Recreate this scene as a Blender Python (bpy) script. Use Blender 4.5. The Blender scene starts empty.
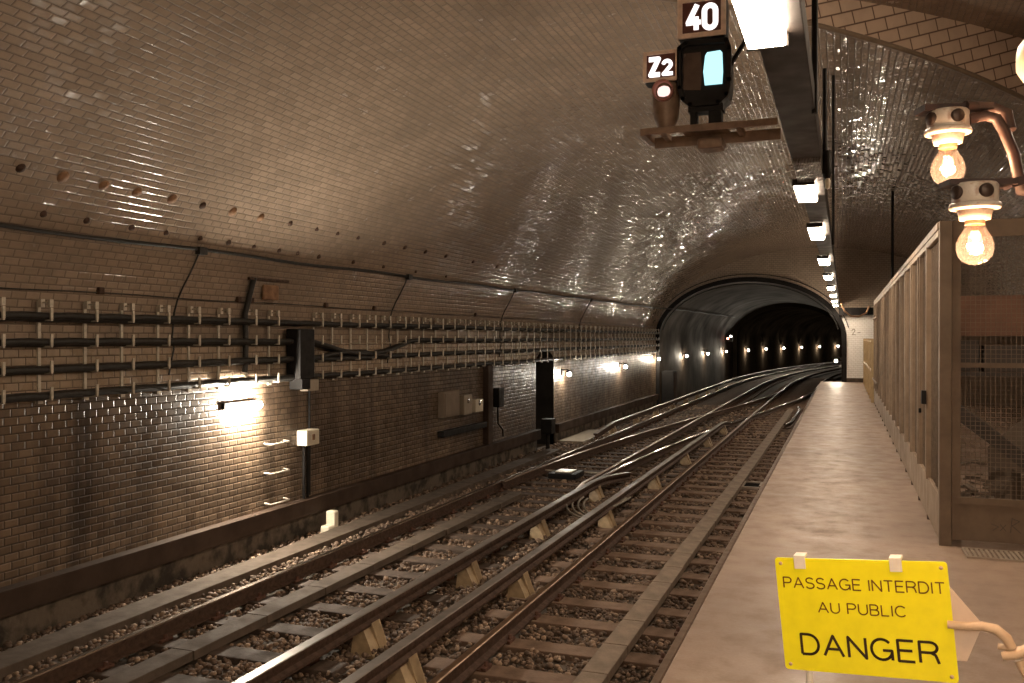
import bpy, bmesh, math, random
from mathutils import Vector, Matrix
random.seed(7)
PI = math.pi
scn = bpy.context.scene
COL = scn.collection

# ------------------------------------------------------------------ object helpers
def link(o):
    COL.objects.link(o); return o
def tag(o, label=None, cat=None, group=None, kind=None):
    if label: o['label'] = label
    if cat: o['category'] = cat
    if group: o['group'] = group
    if kind: o['kind'] = kind
    return o
def thing(name, label, cat, loc=(0, 0, 0), rotz=0.0, group=None):
    o = link(bpy.data.objects.new(name, None))
    o.empty_display_size = 0.05
    o.location = loc; o.rotation_euler = (0, 0, rotz)
    return tag(o, label, cat, group)
def dup(root, loc, rotz=None, label=None, group=None):
    def cp(o, parent):
        c = o.copy(); link(c)
        if parent is not None:
            c.parent = parent
        for ch in [x for x in o.children]:
            cp(ch, c)
        return c
    kids = list(root.children)
    r = root.copy(); link(r); r.location = loc
    if rotz is not None: r.rotation_euler = (0, 0, rotz)
    for k in kids: cp(k, r)
    if label: r['label'] = label
    if group: r['group'] = group
    return r

class MB:
    """collects shapes and links them as one mesh"""
    def __init__(s):
        s.v = []; s.f = []; s.uv = []; s.mi = []; s.sm = []
    def add(s, vs, fs, mi=0, uvs=None, smooth=False):
        b = len(s.v); s.v += [tuple(v) for v in vs]
        for k, f in enumerate(fs):
            s.f.append([b + i for i in f]); s.mi.append(mi); s.sm.append(smooth)
            s.uv.append(uvs[k] if uvs else None)
        return s
    def box(s, x0, x1, y0, y1, z0, z1, mi=0, bev=0.0):
        if bev <= 0:
            vs = [(x, y, z) for z in (z0, z1) for y in (y0, y1) for x in (x0, x1)]
            fs = [(0, 2, 3, 1), (4, 5, 7, 6), (0, 1, 5, 4), (2, 6, 7, 3), (0, 4, 6, 2), (1, 3, 7, 5)]
            return s.add(vs, fs, mi)
        bm = bmesh.new()
        bmesh.ops.create_cube(bm, size=1)
        for v in bm.verts:
            v.co = Vector(((x0 + x1) / 2 + v.co.x * (x1 - x0), (y0 + y1) / 2 + v.co.y * (y1 - y0), (z0 + z1) / 2 + v.co.z * (z1 - z0)))
        bmesh.ops.bevel(bm, geom=list(bm.edges), offset=bev, segments=2, affect='EDGES', profile=0.6)
        s.add([v.co for v in bm.verts], [[v.index for v in f.verts] for f in bm.faces], mi)
        bm.free(); return s
    def obox(s, p0, p1, w, h, mi=0, up=(0, 0, 1)):
        """bar of section w x h from p0 to p1"""
        p0 = Vector(p0); p1 = Vector(p1); t = (p1 - p0).normalized(); up = Vector(up)
        if abs(t.dot(up)) > 0.99: up = Vector((0, 1, 0))
        a = t.cross(up).normalized(); b = a.cross(t).normalized()
        vs = []
        for p in (p0, p1):
            for i, j in ((-1, -1), (1, -1), (1, 1), (-1, 1)):
                vs.append(p + a * (w / 2 * i) + b * (h / 2 * j))
        return s.add(vs, [(0, 3, 2, 1), (4, 5, 6, 7), (0, 1, 5, 4), (1, 2, 6, 5), (2, 3, 7, 6), (3, 0, 4, 7)], mi)
    def tube(s, pts, r, n=8, mi=0, caps=True):
        pts = [Vector(p) for p in pts]; m = len(pts)
        rr = r if isinstance(r, (list, tuple)) else [r] * m
        ref = Vector((0, 0, 1)); prev = None; vs = []
        for i in range(m):
            t = (pts[min(i + 1, m - 1)] - pts[max(i - 1, 0)])
            t = t.normalized() if t.length > 1e-9 else Vector((0, 1, 0))
            if prev is None:
                a = t.cross(ref)
                if a.length < 1e-3: a = t.cross(Vector((1, 0, 0)))
            else:
                a = prev - t * prev.dot(t)
                if a.length < 1e-6: a = t.cross(Vector((1, 0, 0)))
            a.normalize(); prev = a; b = t.cross(a)
            for k in range(n):
                th = 2 * PI * k / n
                vs.append(pts[i] + (a * math.cos(th) + b * math.sin(th)) * rr[i])
        fs = []
        for i in range(m - 1):
            for k in range(n):
                k2 = (k + 1) % n
                fs.append((i * n + k, i * n + k2, (i + 1) * n + k2, (i + 1) * n + k))
        s.add(vs, fs, mi, smooth=True)
        if caps:
            s.add(vs[:n], [tuple(range(n - 1, -1, -1))], mi); s.add(vs[-n:], [tuple(range(n))], mi)
        return s
    def lathe(s, prof, c=(0, 0, 0), n=24, mi=0, axis='Z', smooth=True):
        """prof: (radius, height) list"""
        vs = []; c = Vector(c)
        for r, h in prof:
            for k in range(n):
                a = 2 * PI * k / n
                p = (r * math.cos(a), r * math.sin(a), h)
                if axis == 'Y': p = (p[0], h, p[1])
                if axis == 'X': p = (h, p[0], p[1])
                vs.append(c + Vector(p))
        fs = []
        for i in range(len(prof) - 1):
            for k in range(n):
                k2 = (k + 1) % n
                fs.append((i * n + k, i * n + k2, (i + 1) * n + k2, (i + 1) * n + k))
        s.add(vs, fs, mi, smooth=smooth)
        return s
    def sweep(s, path, prof, mis=None, close=True, caps=True):
        """path: (x,y[,dz]) list swept horizontally; prof: (offset, z) list"""
        m = len(path); n = len(prof); vs = []
        for i in range(m):
            p = path[i]; q0 = path[max(i - 1, 0)]; q1 = path[min(i + 1, m - 1)]
            t = Vector((q1[0] - q0[0], q1[1] - q0[1])).normalized(); nx, ny = t.y, -t.x
            dz = p[2] if len(p) > 2 else 0
            for o, z in prof: vs.append((p[0] + nx * o, p[1] + ny * o, z + dz))
        for k in range(n if close else n - 1):
            k2 = (k + 1) % n
            fs = [(i * n + k, i * n + k2, (i + 1) * n + k2, (i + 1) * n + k) for i in range(m - 1)]
            b = mis[k] if mis else 0
            if k == 0: first = len(s.v); s.v += vs
            for f in fs:
                s.f.append([first + i for i in f]); s.mi.append(b); s.sm.append(False); s.uv.append(None)
        if caps and close:
            s.f.append([first + i for i in range(n)]); s.mi.append(0); s.sm.append(False); s.uv.append(None)
            s.f.append([first + (m - 1) * n + i for i in range(n)][::-1]); s.mi.append(0); s.sm.append(False); s.uv.append(None)
        return s
    def prism(s, poly, y0, y1, mi=0):
        """poly in XZ extruded along Y"""
        n = len(poly)
        vs = [(x, y0, z) for x, z in poly] + [(x, y1, z) for x, z in poly]
        fs = [tuple(range(n)), tuple(range(2 * n - 1, n - 1, -1))]
        fs += [(i, n + i, n + (i + 1) % n, (i + 1) % n) for i in range(n)]
        return s.add(vs, fs, mi)
    def stroke(s, pts, w, y0, y1, mi=0, n=12, rnd=True):
        """thick pen stroke in the XZ plane"""
        for i in range(len(pts) - 1):
            a = Vector((pts[i][0], 0, pts[i][1])); b = Vector((pts[i + 1][0], 0, pts[i + 1][1]))
            t = (b - a).normalized(); nr = Vector((-t.z, 0, t.x)) * w / 2
            s.prism([(p.x, p.z) for p in (a - nr, b - nr, b + nr, a + nr)], y0, y1, mi)
        if rnd:
            for p in pts[1:-1]:
                s.prism([(p[0] + w / 2 * math.cos(2 * PI * k / n), p[1] + w / 2 * math.sin(2 * PI * k / n)) for k in range(n)], y0, y1, mi)
        return s
    def xf(s, M):
        s.v = [tuple(M @ Vector(v)) for v in s.v]; return s
    def build(s, name, mats, parent=None, loc=None, auto=False):
        me = bpy.data.meshes.new(name)
        me.from_pydata(s.v, [], s.f)
        mats = mats if isinstance(mats, (list, tuple)) else [mats]
        for m in mats: me.materials.append(m)
        me.polygons.foreach_set('material_index', s.mi)
        me.polygons.foreach_set('use_smooth', s.sm)
        if any(u is not None for u in s.uv):
            L = me.uv_layers.new(name='UVMap'); k = 0
            for u, f in zip(s.uv, s.f):
                for j in range(len(f)):
                    L.data[k].uv = u[j] if u else (0, 0); k += 1
        me.update()
        bm = bmesh.new(); bm.from_mesh(me)
        if not any(u is not None for u in s.uv):
            bmesh.ops.recalc_face_normals(bm, faces=bm.faces)
        bm.to_mesh(me); bm.free()
        o = link(bpy.data.objects.new(name, me))
        if parent is not None: o.parent = parent
        if loc is not None: o.location = loc
        return o

# ------------------------------------------------------------------ materials
def new_mat(name):
    m = bpy.data.materials.new(name); m.use_nodes = True
    nt = m.node_tree; nt.nodes.clear()
    out = nt.nodes.new('ShaderNodeOutputMaterial')
    return m, nt, out
class NT:
    def __init__(s, nt): s.nt = nt
    def n(s, t, **kw):
        x = s.nt.nodes.new(t)
        for k, v in kw.items(): setattr(x, k, v)
        return x
    def put(s, sock, v):
        if hasattr(v, 'is_output') or isinstance(v, bpy.types.NodeSocket): s.nt.links.new(v, sock)
        else: sock.default_value = v
    def math(s, op, a, b=None, c=None, clamp=False):
        x = s.n('ShaderNodeMath', operation=op, use_clamp=clamp)
        s.put(x.inputs[0], a)
        if b is not None: s.put(x.inputs[1], b)
        if c is not None: s.put(x.inputs[2], c)
        return x.outputs[0]
    def vmath(s, op, a, b=None, scale=None):
        x = s.n('ShaderNodeVectorMath', operation=op); s.put(x.inputs[0], a)
        if b is not None: s.put(x.inputs[1], b)
        if scale is not None: s.put(x.inputs['Scale'], scale)
        return x.outputs[0]
    def mix(s, f, a, b, blend='MIX'):
        x = s.n('ShaderNodeMix', data_type='RGBA', blend_type=blend)
        s.put(x.inputs[0], f); s.put(x.inputs[6], a); s.put(x.inputs[7], b)
        return x.outputs[2]
    def ramp(s, f, a, b, lo=0.0, hi=1.0):
        x = s.n('ShaderNodeMapRange'); s.put(x.inputs[0], f)
        x.inputs[1].default_value = a; x.inputs[2].default_value = b; x.inputs[3].default_value = lo; x.inputs[4].default_value = hi
        return x.outputs[0]
    def noise(s, vec, scale, detail=4, rough=0.55, dims='3D'):
        x = s.n('ShaderNodeTexNoise', noise_dimensions=dims)
        if vec is not None: s.put(x.inputs['Vector'], vec)
        x.inputs['Scale'].default_value = scale; x.inputs['Detail'].default_value = detail; x.inputs['Roughness'].default_value = rough
        return x.outputs['Fac']
    def bsdf(s, color, rough=0.5, metal=0.0, normal=None, spec=None):
        x = s.n('ShaderNodeBsdfPrincipled')
        s.put(x.inputs['Base Color'], color); s.put(x.inputs['Roughness'], rough); s.put(x.inputs['Metallic'], metal)
        if normal is not None: s.put(x.inputs['Normal'], normal)
        if spec is not None: s.put(x.inputs['Specular IOR Level'], spec)
        return x.outputs[0]
    def bump(s, h, strength=0.3, dist=0.01, normal=None):
        x = s.n('ShaderNodeBump'); x.inputs['Strength'].default_value = strength; x.inputs['Distance'].default_value = dist
        s.put(x.inputs['Height'], h)
        if normal is not None: s.put(x.inputs['Normal'], normal)
        return x.outputs[0]
def c4(c): return (c[0], c[1], c[2], 1.0)

def mat_simple(name, col, rough=0.5, metal=0.0, var=0.25, scale=12.0, col2=None, bump=0.0, spec=None, thr=(0.4, 0.7)):
    m, nt, out = new_mat(name); N = NT(nt)
    tc = N.n('ShaderNodeTexCoord').outputs['Object']
    f = N.noise(tc, scale, 5)
    dark = col2 if col2 else tuple(x * (1 - var) for x in col)
    c = N.mix(N.ramp(f, thr[0], thr[1]), c4(col), c4(dark))
    f2 = N.noise(tc, scale * 6, 3)
    c = N.mix(N.ramp(f2, 0.3, 0.7, 0, 0.25), c, c4(tuple(x * 0.6 for x in col)))
    nrm = N.bump(f2, bump, 0.01) if bump > 0 else None
    nt.links.new(N.bsdf(c, N.ramp(f, 0.3, 0.7, rough * 0.85, min(1, rough * 1.15)), metal, nrm, spec), out.inputs[0])
    return m
def mat_emit(name, col, strength):
    m, nt, out = new_mat(name); N = NT(nt)
    e = N.n('ShaderNodeEmission'); e.inputs[0].default_value = c4(col); e.inputs[1].default_value = strength
    nt.links.new(e.outputs[0], out.inputs[0]); return m

def mat_tile(name, col, col_dark, mortar, w=0.15, h=0.075, joint=0.006, tilt=0.10, rough=0.12, dirt=0.5, streak=0.0, rot=0.0, soot=(0.25, 0.22, 0.18), var=0.35, spec=0.5):
    """glazed bricks in running bond: every brick has its own shade and its own slight tilt"""
    m, nt, out = new_mat(name); N = NT(nt)
    uv = N.n('ShaderNodeUVMap', uv_map='UVMap').outputs[0]
    if rot:
        r = N.n('ShaderNodeVectorRotate', rotation_type='Z_AXIS'); N.put(r.inputs['Vector'], uv); r.inputs['Angle'].default_value = rot
        uv = r.outputs[0]
    sp = N.n('ShaderNodeSeparateXYZ'); N.put(sp.inputs[0], uv)
    U, V = sp.outputs[0], sp.outputs[1]
    v = N.math('DIVIDE', V, h); row = N.math('FLOOR', v)
    par = N.math('MULTIPLY', N.math('FLOORED_MODULO', row, 2.0), 0.5)
    u = N.math('ADD', N.math('DIVIDE', U, w), par); colm = N.math('FLOOR', u)
    fu = N.math('FRACT', u); fv = N.math('FRACT', v)
    eu = N.math('MULTIPLY', N.math('SUBTRACT', 0.5, N.math('ABSOLUTE', N.math('SUBTRACT', fu, 0.5))), w)
    ev = N.math('MULTIPLY', N.math('SUBTRACT', 0.5, N.math('ABSOLUTE', N.math('SUBTRACT', fv, 0.5))), h)
    e = N.math('MINIMUM', eu, ev)
    brick = N.ramp(e, joint * 0.4, joint * 1.0)               # 0 in the joint, 1 on the brick
    cb = N.n('ShaderNodeCombineXYZ'); N.put(cb.inputs[0], colm); N.put(cb.inputs[1], row)
    wn = N.n('ShaderNodeTexWhiteNoise', noise_dimensions='2D'); N.put(wn.inputs['Vector'], cb.outputs[0])
    rnd = wn.outputs['Value']
    # colour
    c = N.mix(N.math('MULTIPLY', rnd, var), c4(col), c4(col_dark))
    obj = N.n('ShaderNodeTexCoord').outputs['Object']
    big = N.noise(obj, 0.45, 5, 0.6)
    c = N.mix(N.ramp(big, 0.42, 0.68, 0, dirt), c, c4(soot))
    fine = N.noise(obj, 5.0, 6, 0.65)
    c = N.mix(N.ramp(fine, 0.45, 0.75, 0, dirt * 0.8), c, c4(soot))
    if streak > 0:
        mp = N.n('ShaderNodeMapping'); N.put(mp.inputs[0], obj); mp.inputs['Scale'].default_value = (1.0, 2.6, 0.22)
        st = N.noise(mp.outputs[0], 1.0, 5, 0.65)
        c = N.mix(N.ramp(st, 0.45, 0.65, 0, streak), c, c4(tuple(x * 0.5 for x in soot)))
        mp2 = N.n('ShaderNodeMapping'); N.put(mp2.inputs[0], obj); mp2.inputs['Scale'].default_value = (1.0, 5.0, 0.15); mp2.inputs['Location'].default_value = (3, 7, 1)
        st2 = N.noise(mp2.outputs[0], 1.0, 3, 0.5)
        c = N.mix(N.ramp(st2, 0.62, 0.72, 0, streak * 0.5), c, c4((col[0] * 1.15, col[1] * 1.1, col[2])))
    c = N.mix(brick, c4(mortar), c)
    # normal: own tilt + pillow edge
    geo = N.n('ShaderNodeNewGeometry').outputs['Normal']
    rv = N.vmath('SCALE', N.vmath('SUBTRACT', wn.outputs['Color'], (0.5, 0.5, 0.5)), scale=tilt)
    nn = N.vmath('NORMALIZE', N.vmath('ADD', geo, rv))
    nb = N.bump(N.ramp(e, joint * 0.3, joint * 2.2), 0.7, 0.006, nn)
    rg = N.mix(brick, (0.9, 0.9, 0.9, 1), N.mix(N.ramp(fine, 0.45, 0.7), c4((rough,) * 3), c4((rough + 0.25,) * 3)))
    nt.links.new(N.bsdf(c, rg, 0, nb, spec), out.inputs[0])
    return m

M = {}
M['tile_vault'] = mat_tile('glazed_vault_tile', (0.36, 0.275, 0.205), (0.24, 0.182, 0.135), (0.13, 0.095, 0.07), tilt=0.075, rough=0.065, var=0.5, dirt=0.5, soot=(0.15, 0.115, 0.088))
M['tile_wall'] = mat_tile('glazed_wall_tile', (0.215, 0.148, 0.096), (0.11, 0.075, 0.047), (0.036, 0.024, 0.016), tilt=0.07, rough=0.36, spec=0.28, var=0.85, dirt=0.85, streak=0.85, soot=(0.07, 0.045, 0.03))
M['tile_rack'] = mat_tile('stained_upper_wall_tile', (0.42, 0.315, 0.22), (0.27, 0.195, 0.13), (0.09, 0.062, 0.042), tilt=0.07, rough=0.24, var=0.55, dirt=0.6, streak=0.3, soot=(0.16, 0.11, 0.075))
M['tile_skew'] = mat_tile('large_skew_brick', (0.50, 0.37, 0.28), (0.38, 0.275, 0.20), (0.11, 0.065, 0.045), w=0.30, h=0.143, joint=0.012, tilt=0.03, rough=0.45, dirt=0.3, rot=math.radians(-17.6), soot=(0.25, 0.19, 0.14))
M['tile_head'] = mat_tile('headwall_brick', (0.42, 0.34, 0.26), (0.28, 0.22, 0.17), (0.13, 0.10, 0.08), tilt=0.06, rough=0.3, dirt=0.4, soot=(0.22, 0.17, 0.13))
M['tile_white'] = mat_tile('white_tile', (0.95, 0.93, 0.89), (0.88, 0.85, 0.80), (0.62, 0.57, 0.50), tilt=0.05, rough=0.2, dirt=0.1, soot=(0.5, 0.45, 0.38), var=0.3)
M['tunnel_near'] = mat_simple('sooty_lit_tunnel_lining', (0.066, 0.046, 0.030), 0.8, 0, 0.6, 0.8, bump=0.3, spec=0.15)  # sooty lining, made lighter to stand for lamplight near the portal
M['tunnel'] = mat_simple('sooty_shaded_tunnel_lining', (0.028, 0.021, 0.015), 0.8, 0, 0.6, 0.8, bump=0.3, spec=0.0)  # same sooty lining, made darker to stand for the unlit depth
M['plinth'] = mat_simple('rough_wall_footing', (0.13, 0.098, 0.07), 0.95, 0, 0.8, 3.5, bump=0.8, thr=(0.45, 0.6))
M['track_bed'] = mat_simple('dark_trackbed', (0.10, 0.072, 0.05), 0.95, 0, 0.5, 14, bump=0.8)
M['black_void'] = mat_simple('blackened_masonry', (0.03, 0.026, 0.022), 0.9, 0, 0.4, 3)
M['pit_black'] = mat_simple('pit_black', (0.006, 0.005, 0.004), 0.95, 0, 0.2, 8, spec=0.05)
M['rust_dark'] = mat_simple('dark_rust', (0.085, 0.045, 0.028), 0.7, 0.3, 0.5, 20, bump=0.2)
M['rust_red'] = mat_simple('red_rust', (0.13, 0.058, 0.036), 0.8, 0.1, 0.5, 30, bump=0.3)
M['steel_head'] = mat_simple('worn_rail_head', (0.52, 0.44, 0.37), 0.22, 1.0, 0.25, 5)
M['steel_brown'] = mat_simple('dull_brown_rail_head', (0.36, 0.24, 0.16), 0.38, 0.8, 0.3, 8)
M['conductor'] = mat_simple('conductor_steel', (0.27, 0.23, 0.20), 0.42, 0.6, 0.3, 4)
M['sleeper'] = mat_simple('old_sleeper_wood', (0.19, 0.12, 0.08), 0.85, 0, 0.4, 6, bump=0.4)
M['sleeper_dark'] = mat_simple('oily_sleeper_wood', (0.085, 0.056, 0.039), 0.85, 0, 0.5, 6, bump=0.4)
M['slab'] = mat_simple('brown_concrete_slab', (0.235, 0.175, 0.125), 0.75, 0, 0.3, 8, bump=0.25)
M['slab_grey'] = mat_simple('grey_concrete_slab', (0.10, 0.071, 0.05), 0.9, 0, 0.35, 6, bump=0.25)
M['porcelain'] = mat_simple('beige_porcelain', (0.46, 0.335, 0.20), 0.45, 0, 0.3, 14)
M['cable'] = mat_simple('black_cable', (0.022, 0.019, 0.016), 0.55, 0, 0.3, 20)
M['cable_grey'] = mat_simple('grey_cable', (0.30, 0.27, 0.22), 0.5, 0, 0.3, 20)
M['cable_beige'] = mat_simple('beige_cable', (0.55, 0.33, 0.18), 0.5, 0, 0.3, 20)
M['galv'] = mat_simple('galvanised_steel', (0.62, 0.55, 0.45), 0.4, 0.3, 0.35, 25)
M['trunking'] = mat_simple('brown_trunking', (0.058, 0.036, 0.025), 0.7, 0, 0.35, 3, spec=0.2)
M['black_paint'] = mat_simple('black_paint', (0.013, 0.011, 0.010), 0.6, 0, 0.3, 10, spec=0.2)
M['beam_paint'] = mat_simple('dark_strip_housing', (0.016, 0.012, 0.010), 0.5, 0, 0.3, 6, spec=0.25)
M['cream_box'] = mat_simple('cream_plastic', (0.72, 0.64, 0.50), 0.4, 0, 0.12, 8)
M['tan_box'] = mat_simple('tan_cabinet_paint', (0.20, 0.145, 0.098), 0.6, 0, 0.15, 5)
M['grey_box'] = mat_simple('grey_meter_plastic', (0.34, 0.28, 0.21), 0.5, 0, 0.15, 8)
M['rusty_plate'] = mat_simple('rusty_plate', (0.30, 0.165, 0.085), 0.75, 0, 0.5, 10, (0.15, 0.08, 0.045))
M['cage_paint'] = mat_simple('tan_cage_paint', (0.30, 0.215, 0.145), 0.55, 0, 0.3, 5, bump=0.05)
M['cage_dark'] = mat_simple('brown_cage_paint', (0.19, 0.135, 0.092), 0.55, 0, 0.3, 5)
M['wire'] = mat_simple('dark_wire', (0.20, 0.15, 0.11), 0.6, 0.3, 0.3, 20)
M['lampholder'] = mat_simple('chipped_white_porcelain', (0.50, 0.43, 0.36), 0.4, 0, 0.35, 45, (0.28, 0.16, 0.11), thr=(0.5, 0.62))
M['bracket_rust'] = mat_simple('painted_rusty_steel', (0.034, 0.014, 0.011), 0.6, 0.1, 0.4, 30, (0.022, 0.011, 0.009))
M['screw_dark'] = mat_simple('dark_screw', (0.05, 0.03, 0.022), 0.5, 0.4, 0.3, 40)
M['sign_yellow'] = mat_simple('yellow_sign_plate', (0.94, 0.86, 0.012), 0.35, 0, 0.03, 4)
M['ink_brown'] = mat_simple('brown_lettering', (0.16, 0.065, 0.004), 0.5, 0, 0.1, 4)
M['ink_black'] = mat_simple('black_lettering', (0.035, 0.016, 0.004), 0.5, 0, 0.1, 4)
M['white_plastic'] = mat_simple('white_plastic', (0.80, 0.75, 0.66), 0.35, 0, 0.06, 10)
M['pale_plate'] = mat_simple('pale_pink_plastic', (0.66, 0.52, 0.42), 0.5, 0, 0.08, 6)
M['rope'] = mat_simple('tan_plastic_link', (0.58, 0.42, 0.28), 0.5, 0, 0.2, 25)
M['gate_wood'] = mat_simple('yellow_tan_boards', (0.58, 0.42, 0.22), 0.6, 0, 0.25, 5)
M['crate_wood'] = mat_simple('reddish_brown_board', (0.15, 0.066, 0.034), 0.7, 0, 0.4, 4)
M['dark_card'] = mat_simple('dark_card', (0.055, 0.042, 0.034), 0.8, 0, 0.4, 5)
M['grey_card'] = mat_simple('grey_brown_card', (0.11, 0.082, 0.06), 0.85, 0, 0.3, 3)
M['signal_rust'] = mat_simple('grimy_signal_housing', (0.20, 0.13, 0.085), 0.55, 0.1, 0.4, 18)
M['sign_frame'] = mat_simple('pale_brown_sign_frame', (0.72, 0.54, 0.41), 0.5, 0, 0.3, 18)
M['sign_face'] = mat_simple('maroon_sign_face', (0.10, 0.032, 0.022), 0.4, 0, 0.2, 14)
M['screen_dark'] = mat_simple('brown_unlit_panel', (0.10, 0.07, 0.055), 0.25, 0, 0.4, 6)
M['louvre'] = mat_simple('aluminium_louvre', (0.42, 0.36, 0.31), 0.28, 0.8, 0.2, 12)
M['graphite'] = mat_simple('pencil_grey_marking', (0.12, 0.09, 0.07), 0.7, 0, 0.1, 12)
M['grate'] = mat_simple('pale_metal_grate', (0.50, 0.42, 0.34), 0.4, 0.5, 0.2, 12)
M['tube'] = mat_emit('lit_fluorescent_diffuser', (1.0, 0.80, 0.60), 39.0)
M['added_tube'] = mat_emit('added_warm_tube', (1.0, 0.78, 0.56), 240.0)  # glow of the added lamps out of view
M['added_tube_low'] = mat_emit('added_low_warm_tube', (1.0, 0.80, 0.57), 205.0)
M['wall_tube'] = mat_emit('lit_wall_tube', (1.0, 0.90, 0.74), 700.0)
M['tunnel_bulb'] = mat_emit('lit_tunnel_lamp', (1.0, 0.86, 0.66), 420.0)
M['far_bulb'] = mat_emit('lit_far_tunnel_lamp', (1.0, 0.88, 0.70), 1100.0)
M['wall_bulb'] = mat_emit('lit_wall_lamp', (1.0, 0.92, 0.78), 420.0)
M['filament'] = mat_emit('hot_filament', (1.0, 0.70, 0.40), 60.0)
M['digit'] = mat_emit('lit_digits', (1.0, 0.93, 0.88), 1.0)
M['cyan_panel'] = mat_emit('lit_pale_blue_panel', (0.50, 0.94, 1.0), 0.66)
M['pink_lens'] = mat_emit('lit_pink_lens', (1.0, 0.66, 0.60), 0.75)
M['pink_rim'] = mat_simple('pink_lens_rim', (0.32, 0.13, 0.10), 0.4, 0, 0.1, 10)
M['red_lens'] = mat_emit('lit_red_lens', (1.0, 0.25, 0.12), 14.0)
M['white_lens'] = mat_emit('lit_white_lens', (1.0, 0.9, 0.8), 14.0)

def mat_bulb():
    m, nt, out = new_mat('bloom_tinted_bulb_glass'); N = NT(nt)  # clear glass, tinted and slightly scattering to imitate the filament's bloom
    tr = N.n('ShaderNodeBsdfTransparent'); tr.inputs[0].default_value = (1.0, 0.86, 0.74, 1)
    tl = N.n('ShaderNodeBsdfTranslucent'); tl.inputs[0].default_value = (1.0, 0.74, 0.62, 1)
    gl = N.n('ShaderNodeBsdfGlossy'); gl.inputs['Roughness'].default_value = 0.06
    lw = N.n('ShaderNodeLayerWeight'); lw.inputs[0].default_value = 0.25
    a = N.n('ShaderNodeMixShader'); a.inputs[0].default_value = 0.0055
    nt.links.new(tr.outputs[0], a.inputs[1]); nt.links.new(tl.outputs[0], a.inputs[2])
    b = N.n('ShaderNodeMixShader'); nt.links.new(N.math('MULTIPLY', lw.outputs['Fresnel'], 0.6), b.inputs[0])
    nt.links.new(a.outputs[0], b.inputs[1]); nt.links.new(gl.outputs[0], b.inputs[2])
    nt.links.new(b.outputs[0], out.inputs[0]); return m
M['bulb_glass'] = mat_bulb()

def mat_platform():
    m, nt, out = new_mat('worn_platform_asphalt'); N = NT(nt)
    tc = N.n('ShaderNodeTexCoord').outputs['Object']
    a = N.noise(tc, 0.7, 6, 0.6); b = N.noise(tc, 4.0, 6, 0.65); d = N.noise(tc, 60, 3, 0.6)
    c = N.mix(N.ramp(a, 0.35, 0.65), c4((0.37, 0.265, 0.20)), c4((0.28, 0.20, 0.15)))
    c = N.mix(N.ramp(b, 0.5, 0.72, 0, 0.6), c, c4((0.19, 0.13, 0.095)))
    mp = N.n('ShaderNodeMapping'); N.put(mp.inputs[0], tc); mp.inputs['Scale'].default_value = (1.2, 5.0, 1)
    st = N.noise(mp.outputs[0], 1.5, 6, 0.7)
    c = N.mix(N.ramp(st, 0.62, 0.8, 0, 0.3), c, c4((0.13, 0.09, 0.065)))
    c = N.mix(N.ramp(d, 0.4, 0.7, 0, 0.25), c, c4((0.2, 0.14, 0.1)))
    nrm = N.bump(N.math('ADD', N.math('MULTIPLY', d, 0.4), b), 0.25, 0.01)
    nt.links.new(N.bsdf(c, N.ramp(b, 0.35, 0.65, 0.36, 0.62), 0, nrm), out.inputs[0]); return m
M['platform'] = mat_platform()
def mat_stone():
    m, nt, out = new_mat('ballast_stone'); N = NT(nt)
    g = N.n('ShaderNodeNewGeometry'); r = g.outputs['Random Per Island']
    c = N.mix(N.ramp(r, 0, 0.7), c4((0.085, 0.055, 0.037)), c4((0.17, 0.11, 0.073)))
    c = N.mix(N.ramp(r, 0.75, 1.0), c, c4((0.40, 0.28, 0.19)))
    tc = N.n('ShaderNodeTexCoord').outputs['Object']
    big = N.noise(tc, 0.6, 3)
    c = N.mix(N.ramp(big, 0.4, 0.7, 0, 0.5), c, c4((0.075, 0.052, 0.04)))
    nt.links.new(N.bsdf(c, 0.8), out.inputs[0]); return m
M['stone'] = mat_stone()

# ------------------------------------------------------------------ shell geometry
XL = -6.90
ZS = 1.53
Y_END = 35.0
Y_BACK = -6.0
def zfar(X):
    t = 1 - ((X + 1.0) / 5.95) ** 2
    return ZS + 3.4 * math.sqrt(max(t, 0))
def zbig(X):
    t = 1 - ((X - 0.5) / 7.45) ** 2
    return ZS + 3.73 * math.sqrt(max(t, 0))
def znear(X):
    if X <= -4.4: return zfar(X)
    f = min(1, (X + 4.4) / 1.4); f = f * f * (3 - 2 * f)
    base = zfar(X) if X < 4.95 else ZS
    return base + f * max(zbig(X) - base, 0)
def diag(X):
    return 8.9 + 0.95 * (X + 1.5) if X > -4.4 else 8.9 + 0.95 * (-2.9)
def shell(name, xs, zf, y0f, y1f, mat, ny=6, v0=0.0, kind='structure'):
    mb = MB(); arc = [v0]
    for i in range(1, len(xs)):
        arc.append(arc[-1] + math.hypot(xs[i] - xs[i - 1], zf(xs[i]) - zf(xs[i - 1])))
    for i in range(len(xs) - 1):
        for j in range(ny):
            q = []; uv = []
            for ii, jj in ((i, j), (i, j + 1), (i + 1, j + 1), (i + 1, j)):
                y = y0f(xs[ii]) + (y1f(xs[ii]) - y0f(xs[ii])) * jj / ny
                q.append((xs[ii], y, zf(xs[ii]))); uv.append((y, arc[ii]))
            mb.add(q, [(0, 1, 2, 3)], 0, [uv], smooth=True)
    o = mb.build(name, mat)
    bm = bmesh.new(); bm.from_mesh(o.data); bmesh.ops.remove_doubles(bm, verts=bm.verts, dist=1e-4)
    bm.normal_update()
    bm.to_mesh(o.data); bm.free()
    return tag(o, kind=kind)
def cosx(a, b, n): return [(a + b) / 2 - (b - a) / 2 * math.cos(PI * i / n) for i in range(n + 1)]
V0 = ZS + 1.125
shell('ceiling', cosx(-6.95, 4.95, 90), zfar, diag, lambda x: Y_END, M['tile_vault'], 6, V0)
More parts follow.
